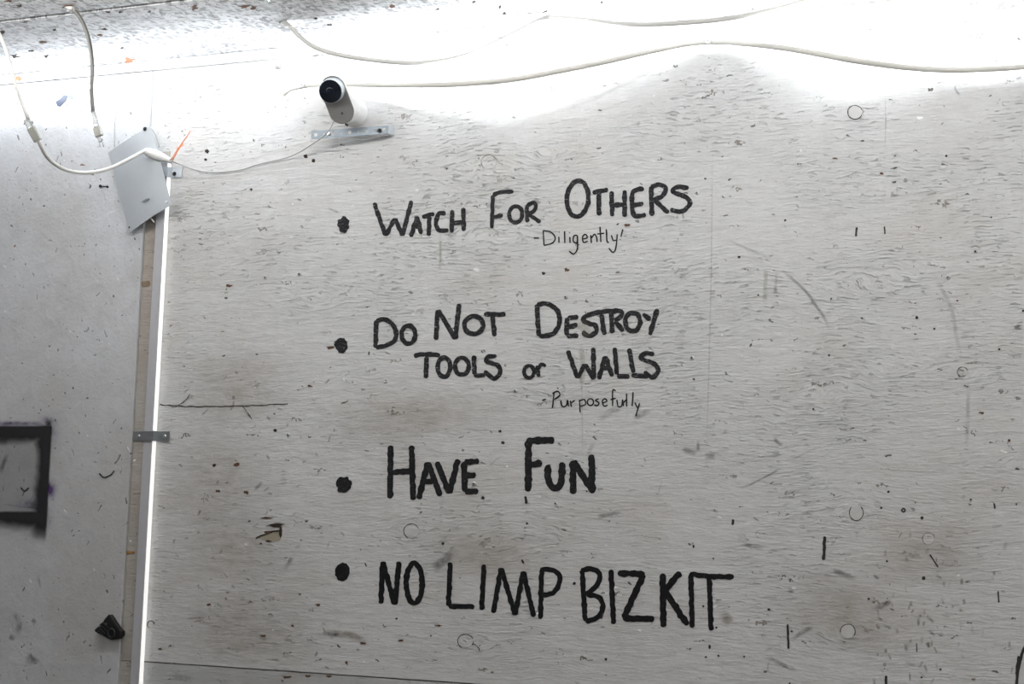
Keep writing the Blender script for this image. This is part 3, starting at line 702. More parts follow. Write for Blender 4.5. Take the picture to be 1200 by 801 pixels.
# ------------------------------------------------------------------ spray-painted box on the left sheet
dS = 0.0055
def spray():
    V = []; Fd = []; Fp = []; Fc = []
    x0, x1, y0, y1, st = -60, 78, 482, 650, 1.5
    nx = int((x1 - x0) / st) + 1; ny = int((y1 - y0) / st) + 1
    def sm(a, b, v): t = min(1, max(0, (v - a) / (b - a))); return t * t * (3 - 2 * t)
    for j in range(ny):
        for i in range(nx):
            x = x0 + i * st; y = y0 + j * st
            V.append(W(x, y, dS + 0.0003)); nz = mnoise.noise(Vector((x * .08, y * .08, 3))) * 3 + mnoise.noise(Vector((x * .4, y * .4, 3))) * 1.0
            xe = 60.5 - (y - 500) * 0.055                                # sharp right edge
            ins = 1 - sm(xe - 1.0, xe + 1.5, x + 0.3 * nz * .3)
            top = sm(497.5, 500.5, y) * (1 - sm(508, 529, y + nz)) * ins
            top *= 0.95
            right = sm(xe - 24, xe - 7, x + nz) * ins * sm(496, 500, y) * (1 - sm(615, 640, y + nz)) * (0.97 if 505 < y < 600 else .9)
            bot = sm(596, 602, y) * (1 - sm(606, 626, y + nz - 0.12 * (x - 20))) * ins
            inner = 0.22 * ins * sm(500, 510, y) * (1 - sm(590, 640, y))
            spike = math.exp(-((x - 57) / 3.4) ** 2) * sm(489, 497, y) * (1 - sm(499, 503, y)) * 0.8
            Fd.append(max(top, right, bot, inner, spike))
            pp = max(math.exp(-((x - 58) / 6) ** 2 - ((y - 573) / 9) ** 2), 0.8 * math.exp(-((y - 496) / 2.5) ** 2) * (1 - sm(10, 60, x) * .6) * (1 - sm(58, 64, x)), math.exp(-((x - 56) / 6) ** 2 - ((y - 493) / 4) ** 2),
                     0.6 * math.exp(-((x - 34) / 12) ** 2 - ((y - 592) / 5) ** 2), 0.35 * math.exp(-((x - 62) / 7) ** 2 - ((y - 505) / 16) ** 2), .3 * math.exp(-((x - 56) / 5) ** 2 - ((y - 605) / 14) ** 2))
            Fp.append(pp)
    for j in range(ny - 1):
        for i in range(nx - 1):
            k = j * nx + i; Fc.append((k, k + 1, k + nx + 1, k + nx))
    V2 = [v + Vector((0, 0.00012, 0)) for v in V]
    a = decal('spray_overspray', V2, Fc, Fp, M_PURP, wall); a['label'] = 'purple overspray haze along the black box outline'
    b = decal('spray_outline', V, Fc, Fd, M_SPRAY, wall); b['label'] = 'corner of a black spray painted box on the lefthand sheet'
spray()
for P_, w_ in [([(0, 555), (5, 540), (9, 530)], 6), ([(2, 590), (30, 594), (52, 595)], 1.5), ([(15, 715), (22, 730), (20, 745)], 9), ([(37, 725), (42, 730)], 7), ([(30, 770), (38, 772), (42, 768)], 16), ([(10, 745), (18, 748)], 8), ([(44, 672), (48, 690)], 3)]:
    smear('scuff_mark', P_, w_, M_SCUFF, d=dS + 0.0006)
for P_ in [[(24, 571), (29, 575), (34, 571)], [(116, 554), (122, 559), (130, 556), (134, 551)]]:
    S = Strokes('scratch', M_TICK, wall); S.add(ribbon('', P_, 1.6, None, None, jit=.5, d0=dS + .0007)); S.done()
for P_ in [([(32, 556), (38, 553), (43, 558)], 1.4)]:
    pass
# blue-black paint chip near the ceiling on the left sheet
flat_poly('paint_chip', [W(a, b, dS + .001) for a, b in [(65, 119), (67, 124), (70, 125), (77, 118), (79, 112), (75, 111), (70, 116)]], plain('navy_chip', (0.01, 0.02, 0.05), 0.4), wall, thick=0.001)
flat_poly('paint_chip', [W(a, b, dS + .001) for a, b in [(80, 112), (83, 110.5), (85.5, 113), (84, 117), (80.5, 116)]], plain('navy_chip_pale', (0.08, 0.10, 0.16), 0.4), wall, thick=0.001)

# ------------------------------------------------------------------ ceiling flakes of bare wood
M_FLK = plain('torn_brown_strand', (0.13, 0.065, 0.035), 0.9); M_FLO = plain('orange_brown_strand', (0.42, 0.20, 0.10), 0.9)
def cblob(x, y, rx, ry, mt):
    s = random.uniform(0, 50); pts = []
    for i in range(12):
        a = 2 * math.pi * i / 12; k = .8 + 1.3 * mnoise.noise(Vector((math.cos(a) * 2 + s, math.sin(a) * 2, s))) + random.uniform(-.25, .25)
        pts.append(CL(x + rx * k * math.cos(a), y + ry * k * math.sin(a) - rx * k * math.cos(a) * .1, 0.0008))
    o = obj('bare_strand', pts + [p + Vector((0, 0, .0007)) for p in pts], [tuple(range(12)), tuple(range(23, 11, -1))] + [(i, (i + 1) % 12, 12 + (i + 1) % 12, 12 + i) for i in range(12)], mt, ceil); fix_normals(o)
for (x, y, rx, ry, mt) in [(11, 1.5, 5, 1.8, M_FLK), (22, 7, 3, 1.2, M_DKBR), (78, 8, 6, 1.8, M_FLK), (2.5, 38.5, 4, 2.0, M_DKBR), (51, 49.5, 4.5, 1.2, M_FLK), (17, 66, 4, 1.8, M_DKBR), (54, 66, 3, 1.2, M_DKBR),
                          (36.5, 60, 3, 1, M_DKBR), (117, 41.5, 4, 1.2, M_FLK), (127, 14.5, 3.4, 1.3, M_DKBR), (141, 14.5, 2, 1.0, M_DKBR), (152.5, 70.5, 6, 2.6, M_FLO), (228.5, 9.5, 4, 2.6, M_FLK), (286, 8, 5, 1.8, M_FLK), (297, 9, 4, 2.0, M_FLK),
                          (175, 14, 2.5, 1, M_DKBR), (123, 34.5, 2.6, 1, M_DKBR), (143, 56.5, 2.6, 1, M_DKBR), (460, 7.5, 3.6, 2.0, M_FLK), (512.5, 11, 2.4, 1.2, M_DKBR), (555, 3, 2.4, 1.2, M_DKBR), (586, 8.5, 1.8, 1.4, M_DKBR), (591.5, 16, 2.0, 1.8, M_DKBR),
                          (639, 13.6, 2.6, 1.0, M_DKBR), (386, 29.5, 2.6, 1, M_DKBR), (370, 22, 2, 1, M_DKBR), (30, 26, 2, .9, M_DKBR), (64, 35.5, 1.8, .9, M_DKBR), (705, 3.5, 1.4, 1, M_DKBR)]:
    cblob(x, y, rx, ry, mt)
for (x, y) in [(21.5, 92)]:
    blob('paint_chip', x, y, 4, 2.6, M_FLO, wall, 0.4, rot=.4, n=12, d=0.0066)

# ------------------------------------------------------------------ light ropes
M_JACKET = plain('translucent_grey_jacket', (0.66, 0.645, 0.60), 0.5)
M_CLEAR = plain('clear_plastic', (0.92, 0.93, 0.92), 0.12, trans=0.75)
M_CLIP = plain('white_plastic_clip', (0.85, 0.85, 0.84), 0.35)
M_NAIL = plain('steel_nail', (0.35, 0.35, 0.36), 0.4, 0.8)
def emit(name, col, s):
    t = NT(name); t.b.inputs['Emission Color'].default_value = (*col, 1); t.b.inputs['Emission Strength'].default_value = s
    t.b.inputs['Base Color'].default_value = (0.9, 0.9, 0.9, 1)
    t.b.inputs['Roughness'].default_value = 0.4
    return t.m
M_EA = emit('lit_rope_face', (0.90, 0.95, 1.0), ROPE_L)
M_ET = emit('lit_tube', (0.90, 0.95, 1.0), TUBE_L)
M_EB = emit('lit_ceiling_rope_face', (0.90, 0.95, 1.0), CEIL_L)
def rope(P, w, h, mat_face, parent, tilt=0.4, jacket=None):
    """U-shaped jacket with a flat lit face on top; P world points; tilt leans the lit face to the wall"""
    path = catmull(P, 0.008); T = frames(path)
    prof = []                                   # across (a), up (b) : lower half of a rounded bar
    for k in range(9):
        a = math.pi + math.pi * k / 8
        prof.append((math.cos(a) * w / 2, math.sin(a) * h))
    V = []; Fc = []; m_ = len(prof); VF = []; FF = []
    for i, p in enumerate(path):
        t = T[i]; side = t.cross(Vector((0, 0, 1))).normalized(); upv = side.cross(t).normalized()
        if side.y < 0: side = -side             # side points to the wall
        if upv.z < 0: upv = -upv
        n = upv * math.cos(tilt) + side * math.sin(tilt); s = side * math.cos(tilt) - upv * math.sin(tilt)
        for (a, b) in prof: V.append(p + s * a + n * b)
        for a in (-w / 2 * .86, w / 2 * .86): VF.append(p + s * a + n * 0.0004)
    for i in range(len(path) - 1):
        for k in range(m_):
            Fc.append((i * m_ + k, i * m_ + (k + 1) % m_, (i + 1) * m_ + (k + 1) % m_, (i + 1) * m_ + k))
        FF.append((2 * i, 2 * i + 1, 2 * i + 3, 2 * i + 2))
    Fc.append(tuple(range(m_))); Fc.append(tuple((len(path) - 1) * m_ + k for k in range(m_)))
    j = obj('jacket', V, Fc, jacket or M_JACKET, parent, smooth=True); fix_normals(j)
    e = j.modifiers.new('split', 'EDGE_SPLIT'); e.split_angle = math.radians(50)
    f = obj('lit_face', VF, FF, mat_face, parent)
    f['label'] = 'glowing white face of the rope'
    return j
def clip(px, py, d, parent, r=0.0042):
    p = W(px, py, d)
    o = lathe('clip', p, (0.1, -1, -0.15), [(-0.004, r), (0.0, r), (0.002, r * .8), (0.0028, r * .35)], M_CLIP, parent, 16)
    lathe('nail', p + Vector((0.0003, -0.0026, -0.0003)), (0.1, -1, -.15), [(0, r * .28), (0.001, r * .22)], M_NAIL, o, 10)
LA = [(331, 111, .012), (340, 104, .010), (355, 100.5, .010), (375, 98.5, .012), (400, 98, .018), (430, 98.5, .028), (480, 99, .040), (520, 98.5, .050), (560, 96.3, .054), (600, 92.5, .052), (650, 83.5, .044),
      (700, 73.5, .036), (760, 60, .024), (800, 51.5, .014), (830, 48.5, .010), (852, 48.8, .012), (880, 51, .026), (920, 55.5, .050), (960, 62.5, .060), (1000, 70, .052), (1050, 77, .034), (1100, 81, .018), (1150, 80.5, .015), (1200, 77.5, .015), (1260, 72, .018), (1330, 60, .02)]
ra = tag(empty('light_rope', W(355, 100, .008)), 'lit white light rope pinned in waves along the top of the wall', 'light rope', 'light ropes')
rope([W(x, y, d if d < .016 else .016 + (d - .016) * 1.45) for x, y, d in LA], 0.0078, 0.0045, M_EA, ra, tilt=0.56)
clip(354, 99.5, .016, ra); clip(830, 48, .016, ra)
# bare lit tube continuing to the far end
rt = tag(empty('light_tube', W(200, 92, .03)), 'bright glowing tube in the white corner above the metal plate', 'light tube', 'light ropes')
tube('glowing_tube', [W(*p) for p in [(326, 78, .075), (290, 83, .075), (240, 91, .07), (190, 97, .06), (150, 97, .045), (100, 102, .04), (40, 106, .03), (-30, 113, .03), (-110, 120, .03)]], 0.0030, M_ET, rt, 8, .02)
for q in ((326, 78, .075), (-110, 120, .03)):
    p = W(*q); lathe('end_cap', p, (1, 0, 0), [(-.004, .0034), (.004, .0034)], M_CLIP, rt, 12)

rr_ = tag(empty('light_rope', (0, -.42, ZC)), 'added fill rope along the ceiling out of view, lighting the wall', 'light rope', 'light ropes')  # added unseen rope, gives the wall its falloff from top to bottom
tube('glowing_tube', [(-.95, -.46, ZC - .02), (-.62, -.44, ZC - .025), (-.3, -.43, ZC - .028), (.0, -.42, ZC - .02), (.5, -.44, ZC - .03), (1.0, -.42, ZC - .02), (1.5, -.46, ZC - .03), (2.3, -.5, ZC - .02)], 0.006, emit('lit_fill_rope', (1.0, 0.985, 0.96), ROOM_FILL_L), rr_, 8, .08)
def ppd(p): return -p.y
c1 = CL(338, 28, .004); c2 = CL(638, 21.5, .004)
d1, d2 = -c1.y, max(0.040, -c2.y)
c0 = CL(312, -4, .004)
LB = [CL(300, -30, .004), W(311, -6, -c0.y), W(318, 10, (-c0.y * .3 + d1 * .7)), W(328, 21, d1), c1]
for (x, y) in [(346, 37), (362, 51), (385, 61), (420, 68), (470, 73.3), (500, 73.2), (540, 66.5), (580, 50), (615, 32.5)]:
    t_ = (x - 338) / 300.0; LB.append(W(x, y, d1 * (1 - t_) + d2 * t_))
LB.append(W(638, 21.5, d2))
for (x, y, d) in [(660, 21, .045), (690, 23.5, .052), (720, 27, .058), (750, 28.6, .062), (800, 26.6, .066), (850, 22, .066), (900, 12.5, .062), (945, 0.5, .06), (985, -12, .06), (1050, -18, .06), (1150, -22, .06), (1260, -26, .06), (1400, -40, .06)]: LB.append(W(x, y, d))
rb = tag(empty('light_rope', c1), 'thin pale light rope looping under the ceiling between two clips', 'light rope', 'light ropes')
rope(LB, 0.0060, 0.0036, M_EB, rb, tilt=0.9, jacket=plain('thin_grey_jacket', (0.50, 0.49, 0.465), 0.5))
for p in (c1, W(638, 21.5, d2)):
    o = box('clip', p.x - .010, p.x + .010, p.y - .004, p.y + .004, p.z - .0035, p.z + .0025, M_CLEAR, rb, bevel=.001)
    lathe('nail', p + Vector((-.012, 0, .0035)), (0, 0, -1), [(0, .003), (.0015, .002)], M_NAIL, rb, 10)

# grey lead hanging from the ceiling with a clear plug
M_LEAD = plain('grey_cable', (0.10, 0.097, 0.088), 0.3); M_WCAB = plain('white_cable', (0.72, 0.71, 0.68), 0.35)
cc = CL(85, 12, .004); dc = -cc.y
rc = tag(empty('hanging_lead', cc), 'short grey lead hanging from the ceiling joint, ending in a clear plug', 'cable')
tube('lead', [W(x, y, dc * k) for x, y, k in [(84, 10, 1), (89, 14, 1), (96, 24, .985), (101, 36, .975), (106, 56, .965), (108.3, 82, .96), (107.3, 106, .955), (109, 132, .95)]], 0.0026, M_LEAD, rc)
tube('upper_lead', [W(x, y, dc * 1.02) for x, y in [(50, -14), (62, -2), (74, 5), (84, 10)]], 0.0028, M_WCAB, rc)['label'] = 'white end of the lead above the clip'
box('clip', cc.x - .006, cc.x + .006, cc.y - .004, cc.y + .006, cc.z - .003, cc.z + .004, M_CLEAR, rc, bevel=.001)
tube('clear_sleeve', [W(109, 131, dc * .95), W(111.5, 141, dc * .95), W(113.5, 150, dc * .95)], 0.0034, M_CLEAR, rc)
M_MILK = plain('milky_plastic', (0.30, 0.30, 0.27), 0.3)
def plugbody(a, b, w, t, mat, parent, name):
    a = Vector(a); b = Vector(b); ax = (b - a).normalized(); side = ax.cross(Vector((0, 1, 0))).normalized(); dp = ax.cross(side).normalized()
    V = [q + side * (sx * w / 2) + dp * (sy * t / 2) for q in (a, b) for sx, sy in ((-1, -1), (1, -1), (1, 1), (-1, 1))]
    o = obj(name, V, [(0, 1, 2, 3), (7, 6, 5, 4), (0, 4, 5, 1), (1, 5, 6, 2), (2, 6, 7, 3), (3, 7, 4, 0)], mat, parent); fix_normals(o)
    b_ = o.modifiers.new('bevel', 'BEVEL'); b_.width = min(w, t) * .18; b_.segments = 2
    return o
plugbody(W(113.5, 149, dc * .95), W(116.5, 160, dc * .95), .0098, .006, M_MILK, rc, 'plug')
plugbody(W(116.5, 160, dc * .95), W(118, 166, dc * .95), .0056, .004, M_CLEAR, rc, 'socket')
for sx in (-2, 2): tube('pin', [W(118 + sx, 165, dc * .95), W(119.5 + sx, 172, dc * .95)], .0006, M_NAIL, rc, 6, smooth_path=False)

# white cable swinging from the ceiling to the light bar
rd = tag(empty('feed_cable', W(105, 204, .05)), 'white feed cable drooping from the ceiling to the top of the light bar', 'cable')
d0_ = dc * .98
Pd = [(-40, -5, 1.03), (-12, 22, 1.0), (1, 44, .99), (8, 62, .97), (14, 84, .95), (20, 105, .92), (27, 124, .89), (33, 139, .86)]
tube('clear_lead', [W(x, y, d0_ * k) for x, y, k in Pd], .0026, M_WCAB, rd)
plugbody(W(31, 140, d0_ * .86), W(36, 150, d0_ * .85), .0075, .006, M_CLEAR, rd, 'socket')
plugbody(W(36, 149, d0_ * .85), W(45, 165, d0_ * .82), .0115, .007, M_MILK, rd, 'plug')
tube('hook', [W(28, 146, d0_ * .86), W(30.5, 141.5, d0_ * .86), W(35, 142, d0_ * .86)], .0009, M_MILK, rd, 6)
tube('cable', [W(x, y, d0_ * k) for x, y, k in [(45, 164, .82), (49, 173, .78), (54, 182, .72), (63, 191, .64), (76, 198.5, .54), (92, 202, .44), (110, 201.5, .35), (130, 196.5, .26), (150, 187, .19), (168, 177.5, .13), (172, 176.5, .12)]], .0027, M_WCAB, rd)
lathe('cable_knot', W(109, 202.8, d0_ * .35), (1, 0, .1), [(-.003, .0028), (0, .0036), (.003, .0028)], M_WCAB, rd, 12)
pa, pb = W(169, 176.5, d0_ * .12), W(199.5, 187.5, d0_ * .085)
axp = pb - pa; Lp = axp.length
M_PLUGW = plain('white_rubber', (0.80, 0.80, 0.78), 0.4)
lathe('barrel_plug', pa, axp, [(0, .0032), (.001, .0045), (.003, .0042), (.004, .0056), (.007, .0062), (.0075, .0055), (.0085, .0055), (.009, .0064), (.012, .0066), (.0125, .0058), (.0135, .0058), (.014, .0068), (.021, .0070), (.028, .0062), (Lp * .95, .0036), (Lp, .0028)], M_PLUGW, rd, 24)['label'] = 'white ribbed plug at the end of the cable'

# ------------------------------------------------------------------ vertical light bar with its straps
H = .0082
xr = W(184.8, 500).x; xl = W(169.0, 500, H).x; zt = W(195, 188, .012).z
lb = tag(empty('light_bar', ((xr + xl) / 2, 0, 0.02)), 'slim vertical light bar with dim glowing edge between the two wall sheets', 'light bar')
M_HOUS = plain('anodised_aluminium', (0.49, 0.49, 0.515), 0.5, 0.1)
box('housing', xl, xr - .0022, -H, -.0013, .02, zt, M_HOUS, lb, bevel=.0006)
M_EBAR = emit('dim_diffuser', (1.0, 0.985, 0.95), BAR_L)
box('diffuser', xr - .0021, xr, -H + .0004, -.0016, .022, zt - .003, M_EBAR, lb)['label'] = 'glowing white diffuser edge'
box('end_cap', xl - .0004, xr + .0004, -H - .0006, -.0008, zt, zt + .004, M_CLIP, lb, bevel=.0006)
M_GALV = NT('galvanised_steel'); _c = M_GALV.coord()
_v = M_GALV.noise(_c, 26, 3)
M_GALV = M_GALV.fin(M_GALV.mix(_v, (0.47, 0.51, 0.55), (0.56, 0.59, 0.62)), M_GALV.rng(_v, 0, 1, .42, .52), M_GALV.bump(M_GALV.noise(_c, 30, 2), .0004), 0.3)
M_GALVD = plain('dull_galvanised_steel', (0.34, 0.36, 0.37), 0.42, 0.8, bump=(200, .0003))
def strap(px0, px1, py0, py1, zc_px, label, lab_mat, dend=.0012):
    """steel strap bent over the light bar"""
    xa, xb = W(px0, zc_px).x, W(px1, zc_px).x
    z1, z0 = W((px0 + px1) / 2, py0).z, W((px0 + px1) / 2, py1).z
    prof = [(xa, dend), (xl - .0022, dend), (xl - .0012, H + .0010), (xr + .0010, H + .0010), (xr + .0028, dend), (xb, dend)]
    V = []; 
    for (x, d) in prof: V += [(x, -d - .0008, z0), (x, -d - .0008, z1)]
    Fc = [(2 * i, 2 * i + 2, 2 * i + 3, 2 * i + 1) for i in range(len(prof) - 1)]
    t_ = tag(empty('pipe_strap', ((xa + xb) / 2, 0, (z0 + z1) / 2)), label, 'strap', 'pipe straps on the light bar')
    o = obj('band', V, Fc, lab_mat, t_); s_ = o.modifiers.new('solid', 'SOLIDIFY'); s_.thickness = .0009; s_.offset = 0
    b_ = o.modifiers.new('bevel', 'BEVEL'); b_.width = .0006; b_.segments = 2
    return t_
s1 = strap(155, 199.5, 505, 517, 511, 'dull steel strap clamping the light bar halfway down', M_GALVD)
for px_ in (162.5, 193): screw(px_, 511, .0024, .0028, s1, M_SCREW)
s2 = strap(170, 214, 197.5, 209.5, 204, 'bright steel strap holding the light bar below the plug', M_GALV)
screw(204.5, 203.6, .0024, .0030, s2, M_SLOT); 

# ------------------------------------------------------------------ tilted metal plate
pl = tag(empty('metal_plate', W(165, 210, .02)), 'tilted galvanised steel plate screwed over the top of the light bar', 'plate')
TL, TR_ = W(172.5, 148, .024), W(179, 150, .025)
Rr, Bb, Ll = W(200.8, 239.5, .022), W(151.5, 273, .012), W(127.0, 178.5, .012)
n_ = 10; V = []; Fc = []
# corners: top, right, bottom, left -> grid with a slight bow
A_, B_, C_, D_ = W(176.5, 147.5, .024), Rr, Bb, Ll
for j in range(n_ + 1):
    for i in range(n_ + 1):
        u, v = i / n_, j / n_
        p = (A_ * (1 - u) + B_ * u) * (1 - v) + (D_ * (1 - u) + C_ * u) * v
        V.append(p + Vector((0, -.002 * math.sin(math.pi * v) + .001 * math.sin(math.pi * u), 0)))
for j in range(n_):
    for i in range(n_): k = j * (n_ + 1) + i; Fc.append((k, k + 1, k + n_ + 2, k + n_ + 1))
po = obj('plate', V, Fc, M_GALV, pl, smooth=False); s_ = po.modifiers.new('solid', 'SOLIDIFY'); s_.thickness = .0008; s_.offset = 0
def on_plate(px, py):                            # depth of the plate under a pixel
    nrm = (B_ - A_).cross(D_ - A_); r = ray(px, py); t = (A_ - CAM).dot(nrm) / r.dot(nrm); return CAM + r * t
for (px_, py_, mt, r_) in [(170.5, 151.3, M_SLOT, .0028), (196, 237, M_CLIP, .0016), (173.5, 251.5, M_SCREW, .0030), (152.6, 266.5, M_SLOT, .0014)]:
    p = on_plate(px_, py_) + Vector((0, -.0014, 0)); lathe('screw' if r_ > .002 else 'screw_hole', p, (0, -1, 0), [(-.002, r_), (.0008, r_), (.0014, r_ * .6)], mt, pl, 12)
tube('screw_tip', [on_plate(177.5, 255.5) + Vector((0, -.002, 0)), on_plate(181.5, 261) + Vector((0, -.002, -0.0))], .0011, M_SCREW, pl, 8, smooth_path=False)
flat_poly('scratch', [on_plate(a, b) + Vector((0, -.0030, 0)) for a, b in [(167, 237), (172, 233.5), (177.5, 232.5), (176, 235.5), (171, 238)]], M_SCUFF if False else M_GALVD, pl)

# loose wires near the plate
M_WIRE = plain('grey_wire', (0.36, 0.36, 0.37), 0.4)
tag(tube('loose_wire', [W(x, y, .0085) for x, y in [(133, 108), (135, 118), (136.5, 130), (134.5, 145), (134, 158), (134.2, 172)]], .0007, M_WIRE, None, 6), 'thin grey wire hanging straight down behind the metal plate', 'wire')
tag(tube('loose_wire', [W(x, y, .020) for x, y in [(176.5, 150), (180, 154), (183.5, 161), (186.5, 172)]], .0008, M_WIRE, None, 6), 'short bent grey wire at the top corner of the metal plate', 'wire')
# orange bristle
M_ORG = plain('orange_plastic', (0.95, 0.32, 0.14), 0.4)
ob = tag(empty('cable_tie', W(203, 184, .02)), 'stray orange plastic tie tails sticking up beside the plug', 'cable tie')
tube('strand', [W(200.5, 187, .020), W(208, 175, .024), (W(216, 164, .028)), W(223, 153.5, .032)], .0007, M_ORG, ob, 6)
tube('strand', [W(202, 188, .018), W(210, 174, .020), (W(214.5, 168, .022))], .0008, M_ORG, ob, 6)
tube('strand', [W(206, 173, .026), W(211, 172.5, .026), (W(215, 170, .024))], .0005, M_ORG, ob, 6)
# black screw sticking out of the left sheet
bs = tag(empty('black_screw', W(122, 218, .008)), 'small black screw sticking out of the left sheet under the cable', 'screw')
tube('shank', [W(119, 218, .008), W(125.5, 218.8, .020)], .0009, M_SLOT, bs, 8, smooth_path=False)
lathe('head', W(118.3, 218.2, .0065), (0, -1, 0), [(0, .002), (.002, .0024)], M_SLOT, bs, 10)
lathe('tip', W(126.3, 219, .02), (0, -1, 0), [(0, .0018), (.002, .0018)], M_SLOT, bs, 10)

# ------------------------------------------------------------------ security camera
sc_ = tag(empty('security_camera', W(417, 132, 0)), 'white pill-shaped security camera with round black lens above the text', 'camera')
M_CW = plain('white_camera_shell', (0.80, 0.80, 0.79), 0.4); M_CG = plain('grey_camera_face', (0.165, 0.162, 0.156), 0.5)
M_CR = plain('silver_lens_ring', (0.62, 0.66, 0.70), 0.25, 0.4); M_GL = plain('black_lens_glass', (0.004, 0.007, 0.012), 0.12)
ctrw = W(395, 117, .060)
view = (CAM - ctrw).normalized()
right_w = R @ Vector((1, 0, 0)); up_w = R @ Vector((0, 1, 0))
nrm = (view * 0.94 - right_w * 0.27 - up_w * 0.16).normalized()
axis = (-right_w * 8.6 + up_w * 27.7).normalized(); axis = (axis - nrm * axis.dot(nrm)).normalized()
bx = axis.cross(nrm).normalized()
mm = 0.00112
def stadium(c, r, hl, n=20):
    P = []
    for i in range(n + 1): a = math.pi * i / n; P.append(c + axis * (hl + r * math.sin(a)) + bx * (r * math.cos(a)))
    for i in range(n + 1): a = math.pi + math.pi * i / n; P.append(c + axis * (-hl + r * math.sin(a)) + bx * (r * math.cos(a)))
    return P
def stad_body(name, layers, mat, parent):
    V = []; Fc = []; k = None
    for (dz, r, hl) in layers:
        L = stadium(ctrw + nrm * dz, r, hl); k = len(L); V += L
    for i in range(len(layers) - 1):
        for j in range(k): Fc.append((i * k + j, i * k + (j + 1) % k, (i + 1) * k + (j + 1) % k, (i + 1) * k + j))
    Fc.append(tuple(range(k))); Fc.append(tuple((len(layers) - 1) * k + j for j in range(k)))
    o = obj(name, V, Fc, mat, parent); fix_normals(o)
    for p in o.data.polygons: p.use_smooth = len(p.vertices) == 4
    e = o.modifiers.new('split', 'EDGE_SPLIT'); e.split_angle = math.radians(30)
    return o
HR, HL = 16.2 * mm, 13.8 * mm
stad_body('body', [(-.009, HR * .70, HL * .9), (-.0085, HR * .85, HL * .97), (-.006, HR * .97, HL), (-.002, HR, HL), (-.0008, HR * .97, HL)], M_CW, sc_)
stad_body('face_plate', [(-.0008, HR * .955, HL), (.0006, HR * .955, HL), (.0010, HR * .93, HL)], M_CG, sc_)
lc = ctrw + axis * (HL - 1.0 * mm)
lathe('lens_ring', lc, nrm, [(0, .0166), (.009, .0164), (.0125, .0160), (.0130, .0152)], M_CR, sc_, 40)
lens = lathe('lens', lc, nrm, [(.0126, .0155), (.0142, .0151), (.0150, .0120), (.0152, .004)], M_GL, sc_, 40)
lathe('lens_core', lc, nrm, [(.0152, .0052), (.0156, .0046)], plain('lens_core_glass', (0.004, 0.007, 0.014), 0.15), lens, 24)
lathe('sensor', ctrw - axis * (HL + 3.0 * mm), nrm, [(.0009, .0018), (.0014, .0016)], plain('grey_sensor', (0.03, 0.03, 0.03), 0.5), sc_, 16)
# mount: round base on the wall, neck to the body
mb = W(416.5, 133, .0)
lathe('wall_mount', mb, (0, -1, 0), [(0, .0188), (.012, .0188), (.019, .0176), (.023, .012), (.024, .006)], M_CW, sc_, 40)
back = ctrw - nrm * .008
tube('neck', [mb + Vector((0, -.018, 0)), mb.lerp(back, .55) + Vector((0, -.008, .003)), back], .0075, M_CW, sc_, 16)
lathe('ball_joint', ctrw - nrm * .012 + axis * .008 - bx * .010, -bx, [(-.002, .006), (.002, .006), (.004, .0045)], M_CW, sc_, 20)
lathe('port', W(407, 146.5, .048), (0, -1, 0), [(0, .0018), (.004, .0016)], M_SLOT, sc_, 12)
# perforated strap under the mount
ps = tag(empty('perforated_strap', W(410, 154, .01)), 'perforated steel strap bracing the camera mount from below', 'strap')
a0 = W(365, 158.3, .030); a1 = W(455, 151.8, .012); nn = 9; e1 = (a1 - a0).normalized(); Ls = (a1 - a0).length; e3 = e1.cross(Vector((0, 1, 0))); e3 = -e3 if e3.z < 0 else e3
wid = 11.0 * .00105; cell = Ls / nn; V = []; Fc = []
for c_ in range(nn):
    cen = a0 + e1 * (cell * (c_ + .5)); k = len(V); rr = wid * (.24 if c_ % 2 == 0 else .13)
    for i in range(16):
        a = 2 * math.pi * i / 16 + math.pi / 16 * 0; V.append(cen + e1 * rr * math.cos(a) + e3 * rr * math.sin(a))
    for i in range(16):
        a = 2 * math.pi * i / 16; cx_, sx_ = math.cos(a), math.sin(a); q = 1 / max(abs(cx_), abs(sx_))
        V.append(cen + e1 * (cell / 2 * cx_ * q) + e3 * (wid / 2 * sx_ * q))
    for i in range(16): Fc.append((k + i, k + (i + 1) % 16, k + 16 + (i + 1) % 16, k + 16 + i))
M_PERF = plain('grey_perforated_steel', (0.20, 0.23, 0.26), 0.42, 0.4)
o = obj('perforated_band', V, Fc, M_PERF, ps); bm = bmesh.new(); bm.from_mesh(o.data); bmesh.ops.remove_doubles(bm, verts=bm.verts, dist=1e-5); bm.to_mesh(o.data); bm.free()
s_ = o.modifiers.new('solid', 'SOLIDIFY'); s_.thickness = .0009; s_.offset = 0
flat_poly('bent_tab', [a1 + e3 * wid * .5, a1 + e3 * wid * .62 + Vector((.004, .008, 0)), a1 - e3 * wid * .45 + Vector((.003, .010, 0)), a1 - e3 * wid * .5], M_CLIP if False else M_GALV, ps, thick=.0008)
lathe('screw', W(444.5, 152.8, .016), (0, -1, 0), [(0, .003), (.0015, .0022)], M_SLOT, ps, 12)
lathe('screw', W(385, 156.6, .027), (0, -1, 0), [(0, .0028), (.0015, .002)], M_SCREW, ps, 12)
# thin cord from the camera to the light bar
tag(tube('camera_cord', [W(x, y, d) for x, y, d in [(391.5, 140, .050), (388.5, 147, .050), (384, 154.5, .046), (377, 161, .036), (366, 168.5, .022), (350, 178.5, .010), (336, 184.5, .006), (318, 188.5, .004), (300, 193, .004), (285, 198, .004), (268, 200.5, .004), (250, 201.5, .004), (232, 199.5, .005), (215, 194, .008), (204, 189.5, .014), (199, 187.5, .018)]], .0010, plain('white_thin_cord', (0.50, 0.50, 0.49), .4), None, 8),
    'thin white cord running along the wall from the security camera to the plug', 'cord')

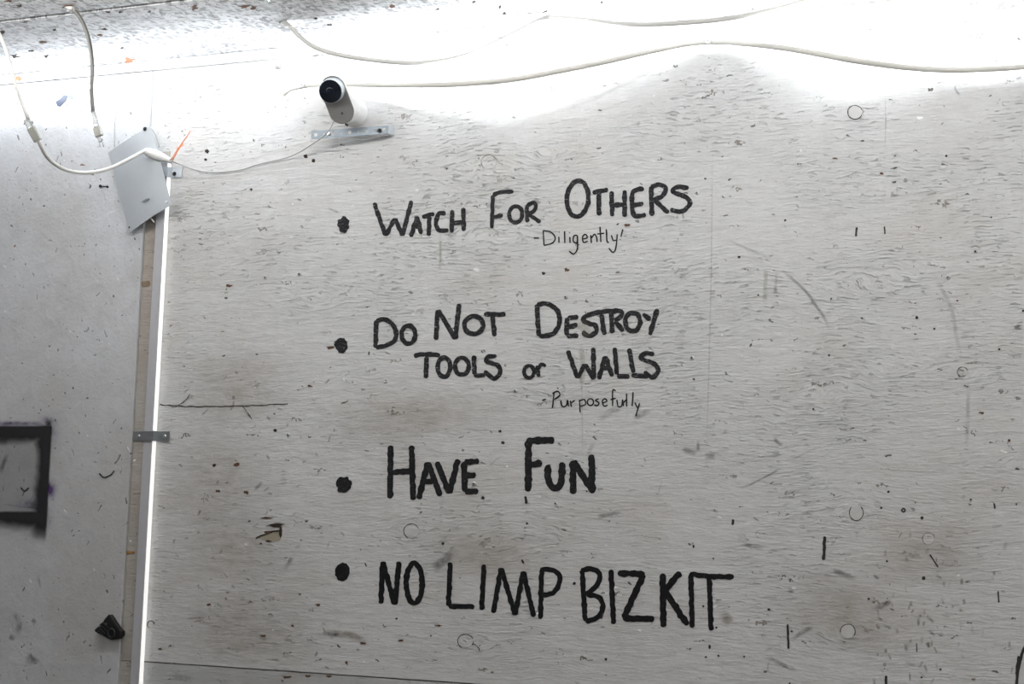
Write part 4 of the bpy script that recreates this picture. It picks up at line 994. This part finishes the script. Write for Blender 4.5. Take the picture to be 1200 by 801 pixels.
# ------------------------------------------------------------------ black plastic shard low on the left sheet
SH = (85, 710, 8.8)
M_SHARD = plain('black_plastic', (0.004, 0.004, 0.0045), 0.5)
sh = tag(empty('plastic_shard', W(126, 737, .006)), 'ridged black plastic shard stuck to the lower left sheet', 'shard')
flat_poly('shard_body', zp(*SH, [(220, 252), (245, 225), (262, 212), (285, 205), (280, 182), (310, 165), (330, 130), (372, 82), (400, 120), (440, 185), (478, 238), (502, 258), (503, 300), (470, 335), (400, 348), (355, 330), (300, 298), (260, 280)], .016), M_SHARD, sh, thick=.0095, bevel=.0008)
for (a, b, c_, d_) in [(262, 215, 345, 290), (285, 190, 365, 268), (312, 168, 385, 240), (240, 235, 320, 300)]:
    tube('ridge', [W(SH[0] + a / 8.8, SH[1] + b / 8.8, .0165), W(SH[0] + c_ / 8.8, SH[1] + d_ / 8.8, .0165)], .0011, M_SHARD, sh, 8, smooth_path=False)
tube('ring', [W(x, y, .017) for x, y in [(85 + a / 8.8, 710 + b / 8.8) for a, b in ell(402, 278, 34, 44, 0, 12) + ell(402, 278, 34, 44, 0, 12)[:1]]], .0012, plain('worn_black_plastic', (0.022, 0.022, 0.025), .4), sh, 8, .002)
flat_poly('flange', zp(*SH, [(300, 182), (325, 168), (355, 175), (352, 192), (325, 186)], .0172), plain('scuffed_black_plastic', (0.07, 0.07, 0.075), .4), sh, thick=.0008)

# ------------------------------------------------------------------ added ambient fill: unseen batten further back in the room
cl = tag(empty('fill_lamp', (0.6, -2.4, ZC)), 'added fill batten on the ceiling behind the viewer, out of view', 'lamp')
box('fill_lamp_body', -0.1, 1.3, -2.44, -2.36, ZC - .04, ZC, M_CLIP, cl, bevel=.004)
la = bpy.data.lights.new('fill_lamp_light', 'AREA'); la.shape = 'RECTANGLE'; la.size = 1.3; la.size_y = .06; la.energy = FILL_LAMP_W; la.color = (1.0, .965, .92)
lo_ = bpy.data.objects.new('fill_lamp_light', la); COL.objects.link(lo_); lo_.location = (0.6, -2.4, ZC - .045); lo_.parent = cl; lo_.matrix_parent_inverse = cl.matrix_world.inverted()
